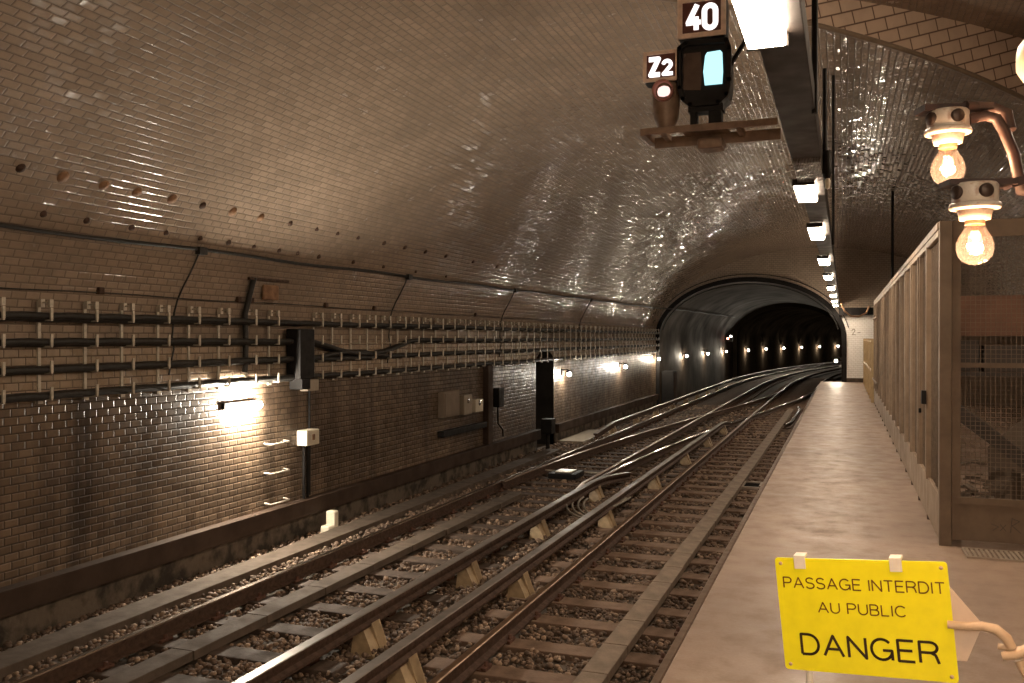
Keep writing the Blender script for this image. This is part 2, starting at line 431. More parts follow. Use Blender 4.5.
shell('ceiling_near', cosx(-6.95, 7.95, 110), znear, lambda x: Y_BACK, lambda x: diag(x) + (0.10 if x < -3.6 else 0.0), M['tile_vault'], 6, V0)
def quadwall(name, quads, mat):
    """quads: list of (verts, uvs)"""
    mb = MB()
    for q, uv in quads: mb.add(q, [tuple(range(len(q)))], 0, [uv])
    return tag(mb.build(name, mat), kind='structure')
# skewed brick face where the wide vault steps down to the narrow one
qs = []
xs = [-4.4 + i * (7.95 + 4.4) / 80 for i in range(81)]
for a, b in zip(xs[:-1], xs[1:]):
    za = zfar(a) if a < 4.9 else 0.0; zb = zfar(b) if b <= 4.95 else 0.0
    if a < 4.9 and b > 4.95: zb = za
    ta, tb = znear(a), znear(b)
    k = math.hypot(1, 0.95)
    qs.append(([(a, diag(a), za), (b, diag(b), zb), (b, diag(b), tb), (a, diag(a), ta)],
               [(a * k, za), (b * k, zb), (b * k, tb), (a * k, ta)]))
quadwall('wall_arch', qs, M['tile_skew'])
# rounded brick lip under that face
mb = MB(); mb.tube([(x, diag(x) - 0.01, zfar(x)) for x in [-2.9 + 0.1 * i for i in range(75)]], 0.03, 6)
tag(mb.build('trim_1', M['cage_dark']), kind='structure')

# left wall with the refuge recess
NY0, NY1, NZ = 20.35, 21.75, 1.06
def wq(y0, y1, z0, z1, x=XL):
    return ([(x, y0, z0), (x, y1, z0), (x, y1, z1), (x, y0, z1)], [(y0, z0 + 1.125), (y1, z0 + 1.125), (y1, z1 + 1.125), (y0, z1 + 1.125)])
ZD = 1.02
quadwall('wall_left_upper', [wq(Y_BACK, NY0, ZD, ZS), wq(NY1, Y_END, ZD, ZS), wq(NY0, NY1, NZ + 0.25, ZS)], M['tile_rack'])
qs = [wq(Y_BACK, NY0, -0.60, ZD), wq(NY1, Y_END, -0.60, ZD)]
# arched head of the recess
n = 10; yc = (NY0 + NY1) / 2; hw = (NY1 - NY0) / 2
arch = [(yc - hw * math.cos(PI * i / n), NZ - 0.05 + 0.28 * math.sin(PI * i / n)) for i in range(n + 1)]
for (ya, za), (yb, zb) in zip(arch[:-1], arch[1:]):
    qs.append(([(XL, ya, za), (XL, yb, zb), (XL, yb, NZ + 0.25), (XL, ya, NZ + 0.25)], [(ya, za + 1.125), (yb, zb + 1.125), (yb, NZ + 1.375), (ya, NZ + 1.375)]))
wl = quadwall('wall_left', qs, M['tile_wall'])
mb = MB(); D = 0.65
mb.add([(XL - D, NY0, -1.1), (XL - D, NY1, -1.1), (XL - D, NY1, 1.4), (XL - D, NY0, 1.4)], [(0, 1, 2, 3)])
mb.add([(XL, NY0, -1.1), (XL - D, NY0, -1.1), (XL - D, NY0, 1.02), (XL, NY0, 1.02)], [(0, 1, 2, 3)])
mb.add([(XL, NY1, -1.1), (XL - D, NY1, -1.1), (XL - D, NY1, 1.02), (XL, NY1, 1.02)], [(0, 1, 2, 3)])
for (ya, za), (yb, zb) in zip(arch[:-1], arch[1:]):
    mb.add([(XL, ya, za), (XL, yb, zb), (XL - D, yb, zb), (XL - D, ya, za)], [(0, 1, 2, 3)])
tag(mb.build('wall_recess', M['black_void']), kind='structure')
mb = MB()
for y0, y1 in ((Y_BACK, NY0), (NY1, Y_END)):
    mb.box(XL - 0.2, XL + 0.03, y0, y1, -1.12, -0.6)
tag(mb.build('baseboard_left', M['plinth']), kind='structure')

# right walls (behind the cage)
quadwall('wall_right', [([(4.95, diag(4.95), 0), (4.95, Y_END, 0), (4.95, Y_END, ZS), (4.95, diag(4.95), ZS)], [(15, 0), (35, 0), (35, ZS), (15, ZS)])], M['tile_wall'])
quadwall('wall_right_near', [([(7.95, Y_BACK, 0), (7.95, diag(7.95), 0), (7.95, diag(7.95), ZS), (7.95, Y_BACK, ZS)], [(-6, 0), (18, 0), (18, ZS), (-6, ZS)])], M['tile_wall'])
# wall behind the camera
xs = cosx(-6.95, 7.95, 40); qs = []
for a, b in zip(xs[:-1], xs[1:]):
    qs.append(([(a, Y_BACK, -1.1), (b, Y_BACK, -1.1), (b, Y_BACK, znear(b)), (a, Y_BACK, znear(a))], [(a, 0), (b, 0), (b, znear(b) + 1), (a, znear(a) + 1)]))
quadwall('wall_back', qs, M['tile_vault'])

# end wall with the tunnel mouth
TC, TA, TB, TZ = -3.42, 3.36, 2.15, 1.60
def zarch(X):
    t = 1 - ((X - TC) / TA) ** 2
    return TZ + TB * math.sqrt(max(t, 0))
xs = sorted(set([-6.9] + cosx(TC - TA, TC + TA, 60) + [-0.05 + 0.25 * i for i in range(21)]))
xs = [x for x in xs if x <= 4.95]
qs = []; LZ = 2.43
for a, b in zip(xs[:-1], xs[1:]):
    m = (a + b) / 2
    if TC - TA < m < TC + TA: ba, bb = zarch(a), zarch(b)
    elif m <= TC - TA: ba = bb = -1.1
    else: ba = bb = LZ
    if TC - TA < m < TC + TA and abs(b - (TC + TA)) < 1e-6: bb = TZ
    qs.append(([(a, Y_END, ba), (b, Y_END, bb), (b, Y_END, max(zfar(b), bb)), (a, Y_END, max(zfar(a), ba))],
               [(a, ba), (b, bb), (b, zfar(b)), (a, zfar(a))]))
quadwall('wall_end', qs, M['tile_head'])
qs = [([(TC + TA, Y_END, 0.12), (4.95, Y_END, 0.12), (4.95, Y_END, LZ), (TC + TA, Y_END, LZ)], [(0, .12), (5, .12), (5, LZ), (0, LZ)])]
quadwall('wall_end_white', qs, M['tile_white'])
mb = MB(); mb.box(TC + TA + 0.02, 4.95, Y_END - 0.03, Y_END, 0.0, 0.14)
tag(mb.build('baseboard_end', M['slab_grey']), kind='structure')
mb = MB(); mb.box(TC + TA - 0.12, 4.95, Y_END - 0.25, Y_END, LZ, LZ + 0.26)
tag(mb.build('trim_2', M['black_paint']), kind='structure')
# faint chalk figure on the white wall
mb = MB(); mb.stroke([(0.27, 1.86), (0.30, 1.92), (0.36, 1.92), (0.37, 1.86), (0.28, 1.72), (0.40, 1.72)], 0.025, Y_END - 0.006, Y_END - 0.002); mb.stroke([(0.46, 1.80), (0.56, 1.80)], 0.025, Y_END - 0.006, Y_END - 0.002)
tag(mb.build('painted_mark', M['grey_box']), 'small grey painted figure on the white tiles beside the tunnel mouth', 'marking')

# tunnel beyond
RC = 200.0
def off(Y): return 0.0 if Y < 48 else (Y - 48) ** 2 / (2 * RC)
def tunnel(name, y0, y1, a, b, zs, mat, step=2.0, xc=TC):
    prof = [(-a, -1.12)] + [(-a * math.cos(PI * i / 36), zs + b * math.sin(PI * i / 36)) for i in range(37)] + [(a, -1.12)]
    n = max(2, int((y1 - y0) / step)); path = [(xc + off(y0 + (y1 - y0) * i / n), y0 + (y1 - y0) * i / n) for i in range(n + 1)]
    mb = MB(); mb.sweep(path, prof, close=False, caps=False)
    mb.sm = [True] * len(mb.sm)
    return tag(mb.build(name, mat), kind='structure')
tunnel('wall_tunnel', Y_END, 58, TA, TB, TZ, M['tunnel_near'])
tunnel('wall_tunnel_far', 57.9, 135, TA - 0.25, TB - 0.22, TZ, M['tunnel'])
def archring(name, y, ri, ro, mat, dy=0.15):
    mb = MB(); n = 40
    def pt(r, i, yy): return (TC + off(y) - (TA + r) * math.cos(PI * i / n), yy, TZ + (TB + r) * math.sin(PI * i / n))
    for i in range(n):
        a, b = (pt(ri, i, y), pt(ri, i + 1, y)); c, d = pt(ro, i + 1, y), pt(ro, i, y)
        a2, b2 = pt(ri, i, y + dy), pt(ri, i + 1, y + dy)
        mb.add([a, b, c, d], [(0, 1, 2, 3)]); mb.add([a, b, b2, a2], [(0, 1, 2, 3)])
        c2, d2 = pt(ro, i + 1, y + dy), pt(ro, i, y + dy)
        mb.add([d, c, c2, d2], [(0, 1, 2, 3)])
    for sx in (-1, 1):
        x0, x1 = sorted((TC + off(y) + sx * (TA + ri), TC + off(y) + sx * (TA + ro)))
        mb.box(x0, x1, y, y + dy, -1.1, TZ)
    return tag(mb.build(name, mat), kind='structure')
archring('trim_3', 57.8, -0.25, 0.0, M['tunnel'])
archring('trim_4', Y_END - 0.06, -0.02, 0.15, M['black_paint'], 0.10)
# portal cables that follow the arch
for k, (r, yy, rad, nm) in enumerate(((0.26, Y_END - 0.03, 0.018, 'upper'), (-0.10, Y_END + 0.10, 0.025, 'lower'))):
    mb = MB(); mb.tube([(TC - (TA + r) * math.cos(PI * i / 40), yy - 0.05, TZ + (TB + r) * math.sin(PI * i / 40)) for i in range(2, 39)], rad, 6)
    tag(mb.build('arch_cable', M['cable']), ('thin black cable bent around the brick above the tunnel mouth', 'black cable bent along the inside of the tunnel arch')[k], 'cable')
mb = MB(); mb.add([(-12, 134.9, -1.2), (40, 134.9, -1.2), (40, 134.9, 6), (-12, 134.9, 6)], [(0, 1, 2, 3)])
tag(mb.build('wall_tunnel_end', M['black_void']), kind='structure')

# platform and trackbed
XE = -0.80
mb = MB(); mb.box(XE, 7.95, Y_BACK, Y_END, -1.2, 0.0, 0, 0.012)
tag(mb.build('platform', M['platform']), kind='structure')
mb = MB(); n = 60
path = [(TC + off(Y_BACK + 141 * i / n), Y_BACK + 141 * i / n) for i in range(n + 1)]
mb.sweep(path, [(-4.2, -1.10), (4.2, -1.10)], close=False, caps=False)
tag(mb.build('floor', M['track_bed']), kind='structure')

# ------------------------------------------------------------------ track
ZR = -0.89            # top of the running rails
ZB = ZR - 0.14        # foot of the rails
def rail_prof(hw=0.034, H=0.14, foot=0.065):
    z = ZR
    return [(-foot, z - H), (foot, z - H), (foot, z - H + 0.012), (0.012, z - H + 0.03), (0.012, z - 0.042), (hw, z - 0.034), (hw, z - 0.008), (hw - 0.008, z), (-hw + 0.008, z), (-hw, z - 0.008), (-hw, z - 0.034), (-0.012, z - 0.042), (-0.012, z - H + 0.03), (-foot, z - H + 0.012)]
MIS = [0, 0, 0, 0, 0, 0, 1, 1, 1, 0, 0, 0, 0, 0]
def ys(a, b, st=1.0):
    n = max(1, int((b - a) / st)); return [a + (b - a) * i / n for i in range(n + 1)]
def rail(name, label, pts, head, z=0.0, cat='rail'):
    mb = MB(); mb.sweep([(p[0], p[1], (p[2] if len(p) > 2 else 0) + z) for p in pts], rail_prof(), MIS)
    return tag(mb.build(name, [M['rust_dark'], head]), label, cat)
X6, X8, XA, XB = -2.79, -1.28, -5.62, -4.12
rail('running_rail', 'narrow rail right against the foot of the platform edge', [(X8 + off(y), y) for y in ys(2, 120, 2)], M['steel_brown'])
rail('running_rail', 'rust brown rail between the grey conductor rail and the near track sleepers', [(X6 + off(y), y) for y in ys(2, 120, 2)], M['steel_brown'])
rail('running_rail', 'long shiny rail nearest the left tiled wall', [(XA + off(y), y) for y in ys(2, 120, 2)], M['steel_head'])
rail('running_rail', 'far track rail close beside the insulated conductor and straight on past the points', [(XB + off(y), y) for y in ys(2, 14.2, 2)] + [(XB - 0.10 + off(y), y) for y in ys(15.0, 120, 2)], M['steel_brown'])
def cross(y):
    t = min(max((y - 14.0) / (47 - 14.0), 0), 1); return 2.84 * (t * t * (3 - 2 * t))
rail('switch_rail', 'shiny curved rail leading from the far track across to the platform track', [(XB + cross(y), y) for y in ys(14.2, 46, 0.8)], M['steel_head'])
rail('switch_rail', 'curved dark rail leaving the wall side rail inside the crossover', [(XA + 0.07 + cross(y), y) for y in ys(14.6, 46, 0.8)], M['steel_brown'])
rail('check_rail', 'short guard rail with a pale bent end beside the far platform edge', [(X8 - 0.32, 27.0), (X8 - 0.20, 27.6), (X8 - 0.17, 28.5), (X8 - 0.17, 33.2), (X8 - 0.26, 34)], M['steel_head'], 0.02)

# conductor rails on porcelain insulators
def cond_prof(z=ZR + 0.16):
    return [(-0.055, z - 0.13), (0.055, z - 0.13), (0.055, z - 0.11), (0.018, z - 0.09), (0.018, z - 0.05), (0.05, z - 0.042), (0.05, z - 0.006), (0.042, z), (-0.042, z), (-0.05, z - 0.006), (-0.05, z - 0.042), (-0.018, z - 0.05), (-0.018, z - 0.09), (-0.055, z - 0.11)]
def conductor(label, pts):
    mb = MB(); mb.sweep(pts, cond_prof(), MIS)
    return tag(mb.build('conductor_rail', [M['rust_dark'], M['conductor']]), label, 'conductor rail')
XC5, XC4, XCL = -3.16, -3.84, -6.02
conductor('long grey conductor rail between the two tracks nearest the platform', [(XC5, y) for y in ys(2, 25.4, 2)] + [(XC5, 26.2, -0.05), (XC5 + 0.02, 26.8, -0.11)])
conductor('brown conductor rail beside the far track ending in a bent tip by the cable loops', [(XC4, y) for y in ys(2, 14.2, 2)] + [(XC4 + 0.03, 14.9, -0.02), (XC4 + 0.10, 15.6, -0.07), (XC4 + 0.17, 16.1, -0.11)])
conductor('raised conductor rail between the left wall and the far track past the points', [(XCL - 0.02, 22.6, -0.14), (XCL, 23.6, -0.06), (XCL, 24.5)] + [(XCL + off(y), y) for y in ys(25.5, 100, 2)])
def insulator(label, group):
    t = thing('rail_insulator', label, 'insulator', (0, 0, -1.09), 0, group)
    mb = MB(); mb.add([(-0.07, -0.10, 0), (0.15, -0.10, 0), (0.15, 0.10, 0), (-0.07, 0.10, 0), (-0.055, -0.06, 0.225), (0.03, -0.06, 0.225), (0.03, 0.06, 0.225), (-0.055, 0.06, 0.225), (0.11, -0.085, 0.09), (0.11, 0.085, 0.09)],
                      [(3, 2, 1, 0), (4, 5, 6, 7), (0, 1, 8, 5, 4), (3, 7, 6, 9, 2), (1, 2, 9, 8), (8, 9, 6, 5), (0, 4, 7, 3)])
    mb.build('wedge_block', M['porcelain'], t)
    mb = MB()
    for k in range(4):
        y = 0.065 + 0.028 * k
        mb.obox((0.05, y, 0.25), (0.145, y, 0.0), 0.022, 0.05, 0, (0, 1, 0))
    mb.obox((0.05, 0.107, 0.24), (0.14, 0.107, 0.0), 0.10, 0.02, 0, (1, 0, 0))
    mb.build('ribbed_saddle', M['porcelain'], t)
    return t
def insulators(x, ylist, label, group, flip=False):
    t0 = insulator(label, group); t0.location = (x, ylist[0], -1.09)
    for y in ylist[1:]: dup(t0, (x + off(y), y, -1.09))
insulators(XC5 + 0.0, [6.1, 8.7, 12.3, 15.7, 19.0, 22.3, 25.4], 'beige ribbed porcelain insulator under the grey conductor nearest the platform', 'insulators of the grey conductor rail')
insulators(XC4 + 0.0, [4.5, 6.75, 8.95, 11.35, 14.3], 'beige ribbed porcelain insulator under the brown conductor beside the far track', 'insulators of the brown conductor rail')
insulators(XCL + 0.0, [24.3, 27.3, 30.4, 33.5, 36.6, 39.7, 42.8, 46.0], 'beige insulator under the raised conductor by the left wall', 'insulators of the wall side conductor rail')

# sleepers
def sleeper(name, x, y, half, label, group, mat, chairs):
    t = thing(name, label, 'sleeper', (x, y, -1.17), 0, group)
    mb = MB(); mb.box(-half, half, -0.12, 0.12, 0, 0.128, 0, 0.012); mb.build('timber', mat, t)
    for cx in chairs:
        mb = MB(); mb.box(cx - 0.11, cx + 0.11, -0.07, 0.07, 0.124, 0.138); mb.box(cx - 0.11, cx - 0.066, -0.07, 0.07, 0.126, 0.155); mb.box(cx + 0.066, cx + 0.11, -0.07, 0.07, 0.126, 0.155)
        for sx in (-0.088, 0.088): mb.lathe([(0.0, 0.19), (0.018, 0.188), (0.02, 0.15)], (cx + sx, 0, 0), 8)
        mb.build('rail_chair', M['rust_red'], t)
    return t
SP = 0.68
xm = (X6 + X8) / 2
s0 = sleeper('track_sleeper', xm, 2.6, 1.17, 'brown wooden sleeper under the track beside the platform', 'sleepers of the platform track', M['sleeper'], (X6 - xm, X8 - xm))
y = 2.6
while y < 62:
    y += SP; a = math.atan2(off(y + 0.5) - off(y - 0.5), 1.0)
    dup(s0, (xm + off(y) + random.uniform(-.03, .03), y + random.uniform(-.03, .03), -1.17 + random.uniform(-.004, .002)), -a + random.uniform(-.012, .012))
xm2 = (XA + XB) / 2
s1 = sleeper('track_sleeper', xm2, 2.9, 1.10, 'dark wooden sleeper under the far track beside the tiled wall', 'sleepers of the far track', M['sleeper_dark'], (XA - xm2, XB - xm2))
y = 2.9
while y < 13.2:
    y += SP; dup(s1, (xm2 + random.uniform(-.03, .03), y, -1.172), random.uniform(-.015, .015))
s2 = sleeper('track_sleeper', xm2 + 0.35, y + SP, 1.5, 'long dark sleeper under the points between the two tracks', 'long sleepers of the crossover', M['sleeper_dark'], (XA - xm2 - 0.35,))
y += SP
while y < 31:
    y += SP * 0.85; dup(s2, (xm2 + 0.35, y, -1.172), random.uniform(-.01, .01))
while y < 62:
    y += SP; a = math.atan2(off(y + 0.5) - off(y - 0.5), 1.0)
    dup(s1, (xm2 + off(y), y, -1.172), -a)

# slabs covering the cable ducts
def slabs(x, w, y0, y1, L, label, group, mat, z0=-1.042, h=0.08):
    mb = MB(); mb.box(-w / 2, w / 2, 0.004, L - 0.004, 0, h, 0, 0.008)
    o = tag(mb.build('duct_slab', mat), label, 'slab', group); o.location = (x, y0, z0)
    y = y0 + L
    while y < y1:
        c = o.copy(); link(c); c.location = (x + random.uniform(-.006, .006), y, z0); c.rotation_euler = (0, 0, random.uniform(-.006, .006)); y += L
slabs(-1.79, 0.21, 2.6, 33.2, 0.68, 'brown slab in the narrow line of slabs between the rails of the platform track', 'slabs of the platform track duct', M['slab'])
slabs(-5.10, 0.22, 3.0, 13.6, 1.0, 'grey slab in the line of slabs between the rails of the far track', 'slabs of the far track duct', M['slab_grey'])
mb = MB(); mb.box(-6.55, -6.22, 1.5, NY0 - 0.2, -1.12, -1.00, 0, 0.01)
tag(mb.build('cable_duct', M['slab_grey']), 'flat grey cable duct along the foot of the left wall', 'cable duct')
mb = MB(); mb.box(-6.84, -6.16, NY1 + 0.1, 24.8, -1.12, -1.0, 0, 0.02)
tag(mb.build('concrete_apron', M['grey_box']), 'pale concrete slab on the ground just past the dark wall recess', 'slab')

# ballast: loose stones
def ballast():
    import numpy as np
    rng = np.random.default_rng(3)
    ico_v = []; t = (1 + 5 ** .5) / 2
    ico_v = np.array([(-1, t, 0), (1, t, 0), (-1, -t, 0), (1, -t, 0), (0, -1, t), (0, 1, t), (0, -1, -t), (0, 1, -t), (t, 0, -1), (t, 0, 1), (-t, 0, -1), (-t, 0, 1)]) / math.hypot(1, t)
    ico_f = np.array([(0, 11, 5), (0, 5, 1), (0, 1, 7), (0, 7, 10), (0, 10, 11), (1, 5, 9), (5, 11, 4), (11, 10, 2), (10, 7, 6), (7, 1, 8), (3, 9, 4), (3, 4, 2), (3, 2, 6), (3, 6, 8), (3, 8, 9), (4, 9, 5), (2, 4, 11), (6, 2, 10), (8, 6, 7), (9, 8, 1)])
    P = []
    for (y0, y1, dens) in ((3.5, 9, 520), (9, 15, 330), (15, 24, 150), (24, 36, 60)):
        n = int((y1 - y0) * 5.9 * dens)
        P.append(np.stack([rng.uniform(-6.85, -0.84, n), rng.uniform(y0, y1, n), np.full(n, {520: 0.024, 330: 0.029, 150: 0.038, 60: 0.055}[dens])], 1))
    P = np.concatenate(P)
    keep = np.ones(len(P), bool)
    for x, w in ((X6, .05), (X8, .05), (XA, .05), (XB, .05)): keep &= np.abs(P[:, 0] - x) > w
    keep &= ~((P[:, 0] > -6.55) & (P[:, 0] < -6.22) & (P[:, 1] < 20)); keep &= np.abs(P[:, 0] + 1.79) > 0.105
    keep &= ~((np.abs(P[:, 0] + 5.10) > -1) & (np.abs(P[:, 0] + 5.10) < 0.11) & (P[:, 1] < 13.6))
    for yy0, x0, x1 in [(2.6, xm - 1.17, xm + 1.17)]:
        ph = np.abs(((P[:, 1] - yy0 + SP / 2) % SP) - SP / 2)
        keep &= ~((P[:, 0] > x0) & (P[:, 0] < x1) & (ph < 0.115))
    ph = np.abs(((P[:, 1] - 2.9 + SP / 2) % SP) - SP / 2)
    keep &= ~((P[:, 0] > xm2 - 1.1) & (P[:, 0] < xm2 + 1.1) & (ph < 0.10) & (P[:, 1] < 13.5) & (rng.random(len(P)) < 0.8))
    P = P[keep]; n = len(P)
    S = P[:, 2:3] * rng.uniform(0.65, 1.35, (n, 1)) * rng.uniform(0.7, 1.2, (n, 3)); S[:, 2] *= 0.8
    th = rng.uniform(0, 2 * PI, n); c, s = np.cos(th), np.sin(th)
    base = ico_v[None] * (1 + rng.uniform(-.22, .22, (n, 12, 1)))
    q = base * S[:, None, :]
    x = q[..., 0] * c[:, None] - q[..., 1] * s[:, None] + P[:, 0:1]; yv = q[..., 0] * s[:, None] + q[..., 1] * c[:, None] + P[:, 1:2]
    hump = np.where((P[:, 0] > -3.75) & (P[:, 0] < -3.2), 0.03, 0.0)
    z = q[..., 2] + (-1.085 + hump + rng.uniform(-.012, .028, n))[:, None]
    V = np.stack([x, yv, z], -1).reshape(-1, 3).astype('f4'); F = (ico_f[None] + (np.arange(n) * 12)[:, None, None]).reshape(-1, 3).astype('i4')
    me = bpy.data.meshes.new('ballast'); me.vertices.add(len(V)); me.vertices.foreach_set('co', V.ravel())
    me.loops.add(F.size); me.loops.foreach_set('vertex_index', F.ravel()); me.polygons.add(len(F))
    me.polygons.foreach_set('loop_start', np.arange(0, F.size, 3, dtype='i4')); me.polygons.foreach_set('loop_total', np.full(len(F), 3, 'i4'))
    me.update(calc_edges=True); me.materials.append(M['stone'])
    o = link(bpy.data.objects.new('ballast', me))
    tag(o, 'brown gravel ballast spread around the tracks', 'ballast', kind='stuff')
ballast()

# odds and ends on the track
t = thing('point_machine', 'small switch machine with shiny plates between the rails at the points', 'switch machine', (-4.9, 16.4, -1.04))
mb = MB(); mb.box(-0.32, 0.22, -0.3, 0.3, 0, 0.10, 0, 0.015); mb.build('housing', M['black_paint'], t)
mb = MB(); mb.box(-0.22, 0.10, -0.18, 0.2, 0.10, 0.125, 0, 0.006); mb.build('cover_plate', M['galv'], t)
mb = MB(); mb.tube([(-0.6, 0.36, 0.05), (0.75, 0.36, 0.05)], 0.018, 8); mb.build('throw_rod', M['galv'], t)
t = thing('cable_loops', 'four grey cable loops lying on the ballast between the conductor rails', 'cable', (-3.50, 12.9, -1.04))
for k in range(4):
    r = 0.26 + 0.075 * k; mb = MB()
    mb.tube([(0.02 + r * 0.9 * math.cos(a), 0.55 + r * 2.6 * math.sin(a), 0.06 + 0.02 * k + 0.10 * abs(math.cos(a))) for a in [PI + PI * i / 16 for i in range(17)]], 0.017, 6)
    mb.build('cable', M['cable_grey'], t)
t = thing('track_box', 'small open black box with a pale rim beside the slabs near the platform edge', 'box', (-1.52, 16.5, -1.035))
mb = MB()
for x0, x1, y0, y1 in ((-0.17, 0.17, -0.33, -0.28), (-0.17, 0.17, 0.28, 0.33), (-0.17, -0.14, -0.28, 0.28), (0.12, 0.17, -0.28, 0.28)): mb.box(x0, x1, y0, y1, 0, 0.035)
mb.build('rim', M['grate'], t)
mb = MB(); mb.box(-0.14, 0.12, -0.28, 0.28, 0.0, 0.012); mb.build('bottom', M['pit_black'], t)
t = thing('cream_cover', 'cream cable cover under the dark trunking at the wall foot', 'cover', (-6.70, 10.72, -1.08))
mb = MB(); mb.box(0, 0.14, 0.02, 0.14, 0.0, 0.30, 0, 0.03); mb.box(0, 0.14, -0.12, 0.03, 0.0, 0.12, 0, 0.03); mb.build('shell', M['cream_box'], t)

# ------------------------------------------------------------------ left wall equipment
for (y0, y1, lab) in ((1.0, NY0 - 0.02, 'long dark brown trunking on the left wall in front of the recess'), (NY1 + 0.02, 34.8, 'dark trunking on the left wall between the recess and the tunnel')):
    mb = MB(); mb.box(XL, XL + 0.14, y0, y1, -0.77, -0.575, 0, 0.006); mb.box(XL + 0.05, XL + 0.13, y0, y1, -0.80, -0.77)
    tag(mb.build('wall_trunking', M['trunking']), lab, 'trunking')
ROWS = (1.80, 1.56, 1.32, 1.08)
def xwall(z): 
    if z <= ZS: return XL
    return -1 - 5.95 * math.sqrt(max(0, 1 - ((z - ZS) / 3.4) ** 2))
GRP = 'cable brackets on the left wall'
t = thing('cable_bracket', 'pale galvanised upright with four cable hooks fixed to the left tiled wall', 'cable bracket', (XL, 5.22, 1.0), 0, GRP)
mb = MB(); mb.box(0.0, 0.018, -0.016, 0.016, 0.0, 0.94); mb.box(0.0, 0.03, -0.028, 0.028, 0.0, 0.05); mb.box(0.02, 0.06, -0.022, 0.022, 0.88, 0.955); mb.build('upright', M['galv'], t)
for z in ROWS:
    h = z - 1.0; mb = MB()
    mb.box(0.018, 0.17, -0.010, 0.010, h - 0.045, h - 0.03); mb.box(0.155, 0.17, -0.014, 0.014, h - 0.03, h + 0.075)
    mb.build('hook', M['galv'], t)
mb = MB(); mb.box(0.06, 0.165, -0.008, 0.008, 0.915, 0.93); mb.box(0.135, 0.165, -0.020, 0.020, 0.88, 0.95); mb.build('top_clip', M['galv'], t)
y = 5.22
while y < 34.3:
    y += 0.5
    if abs(y - 10.24) < 0.2: continue
    dup(t, (XL, y + random.uniform(-.02, .02), 1.0))
def wavy(y0, y1, z, x, amp, st=0.25, seed=0, extra=None):
    r = random.Random(seed); ph = [r.uniform(0, 6) for _ in range(4)]; out = []
    for yy in ys(y0, y1, st):
        dz = -amp * abs(math.sin(yy * PI / 0.5)) + amp * 0.7 * math.sin(yy * 0.9 + ph[0]) + (extra(yy) if extra else 0)
        out.append((x + 0.01 * math.sin(yy * 1.3 + ph[1]), yy, z + dz))
    return out
names = ('topmost', 'second', 'third', 'lowest')
for i, z in enumerate(ROWS):
    for k in range(2):
        def sag(yy, i=i, k=k):
            if i == 1 and 10.6 < yy < 13.6: return -0.20 * math.sin((yy - 10.6) / 3.0 * PI)
            if i == 2 and k == 1 and 10.6 < yy < 12.6: return 0.08 * math.sin((yy - 10.6) / 2.0 * PI)
            return 0
        rad = (0.040, 0.034)[k]
        mb = MB(); mb.tube(wavy(3.2, 34.9, z - 0.005 + 0.012 * k, XL + (0.062, 0.112)[k], 0.009, 0.25, i * 7 + k, sag), rad, 7)
        tag(mb.build('wall_cable', M['cable']), ('thick black cable on the %s row of wall hooks, inner one next to the tiles', 'thinner black cable on the %s row of wall hooks, outer one')[k] % names[i], 'cable')
# black joint box on the rack
t = thing('joint_box', 'tall black cable joint box standing across the hook rows on the left wall', 'joint box', (XL, 10.24, 1.06))
mb = MB(); mb.box(0.02, 0.24, -0.17, 0.17, 0.0, 0.66, 0, 0.012); mb.build('case', M['black_paint'], t)
mb = MB(); mb.box(0.02, 0.22, -0.10, 0.10, -0.14, 0.0, 0, 0.01); mb.build('gland', M['black_paint'], t)
# upper cable on the vault
up = []
for yy in ys(3.5, 56, 0.5):
    z = 2.55 + 0.006 * (yy - 5.6); x = xwall(z) if yy < Y_END else TC - TA * math.sqrt(max(0, 1 - ((z - TZ) / TB) ** 2))
    up.append((x + 0.03 + (0.0 if yy < 34 else 0.05), yy, z + 0.012 * math.sin(yy * 1.7)))
mb = MB(); mb.tube(up, 0.020, 8)
tag(mb.build('vault_cable', M['cable']), 'long black cable running along the curved vault above the hook rows', 'cable')
for k, (yy, lab) in enumerate(((8.1, 'nearest'), (13.1, 'second nearest'), (18.1, 'third nearest'), (24.2, 'farthest'))):
    zt = 2.55 + 0.006 * (yy - 5.6)
    tt = thing('drop_wire', 'thin black wire dropping from the vault cable to the hooks, %s of the four' % lab, 'wire', (0, yy, 0))
    mb = MB(); mb.tube([(xwall(zt - j * (zt - 1.2) / 10) + 0.025 + 0.02 * math.sin(j * 1.1), -0.02 * j, zt - j * (zt - 1.2) / 10) for j in range(11)], 0.010, 6); mb.build('wire', M['cable'], tt)
    mb = MB(); mb.box(xwall(zt) + 0.005, xwall(zt) + 0.075, -0.06, 0.07, zt - 0.05, zt + 0.035, 0, 0.01); mb.build('clip_box', M['cable'], tt)
mb = MB(); mb.tube([(xwall(2.04) + 0.015, yy, 2.04 + 0.008 * math.sin(yy * 2)) for yy in ys(3.5, 34.9, 0.5)], 0.007, 6)
tag(mb.build('thin_wire', M['cable']), 'thin dark wire stretched just above the row of hooks', 'wire')
for k, yy in enumerate((6.9, 9.05, 9.3, 11.0, 12.4, 16.5)):
    mb = MB(); mb.box(xwall(2.06) - 0.01, xwall(2.06) + 0.045, yy - 0.035, yy + 0.035, 2.03, 2.10, 0, 0.01)
    tag(mb.build('wire_clamp', M['rust_dark']), 'small dark clamp holding the thin wire above the hooks', 'clamp', 'clamps of the thin wire')
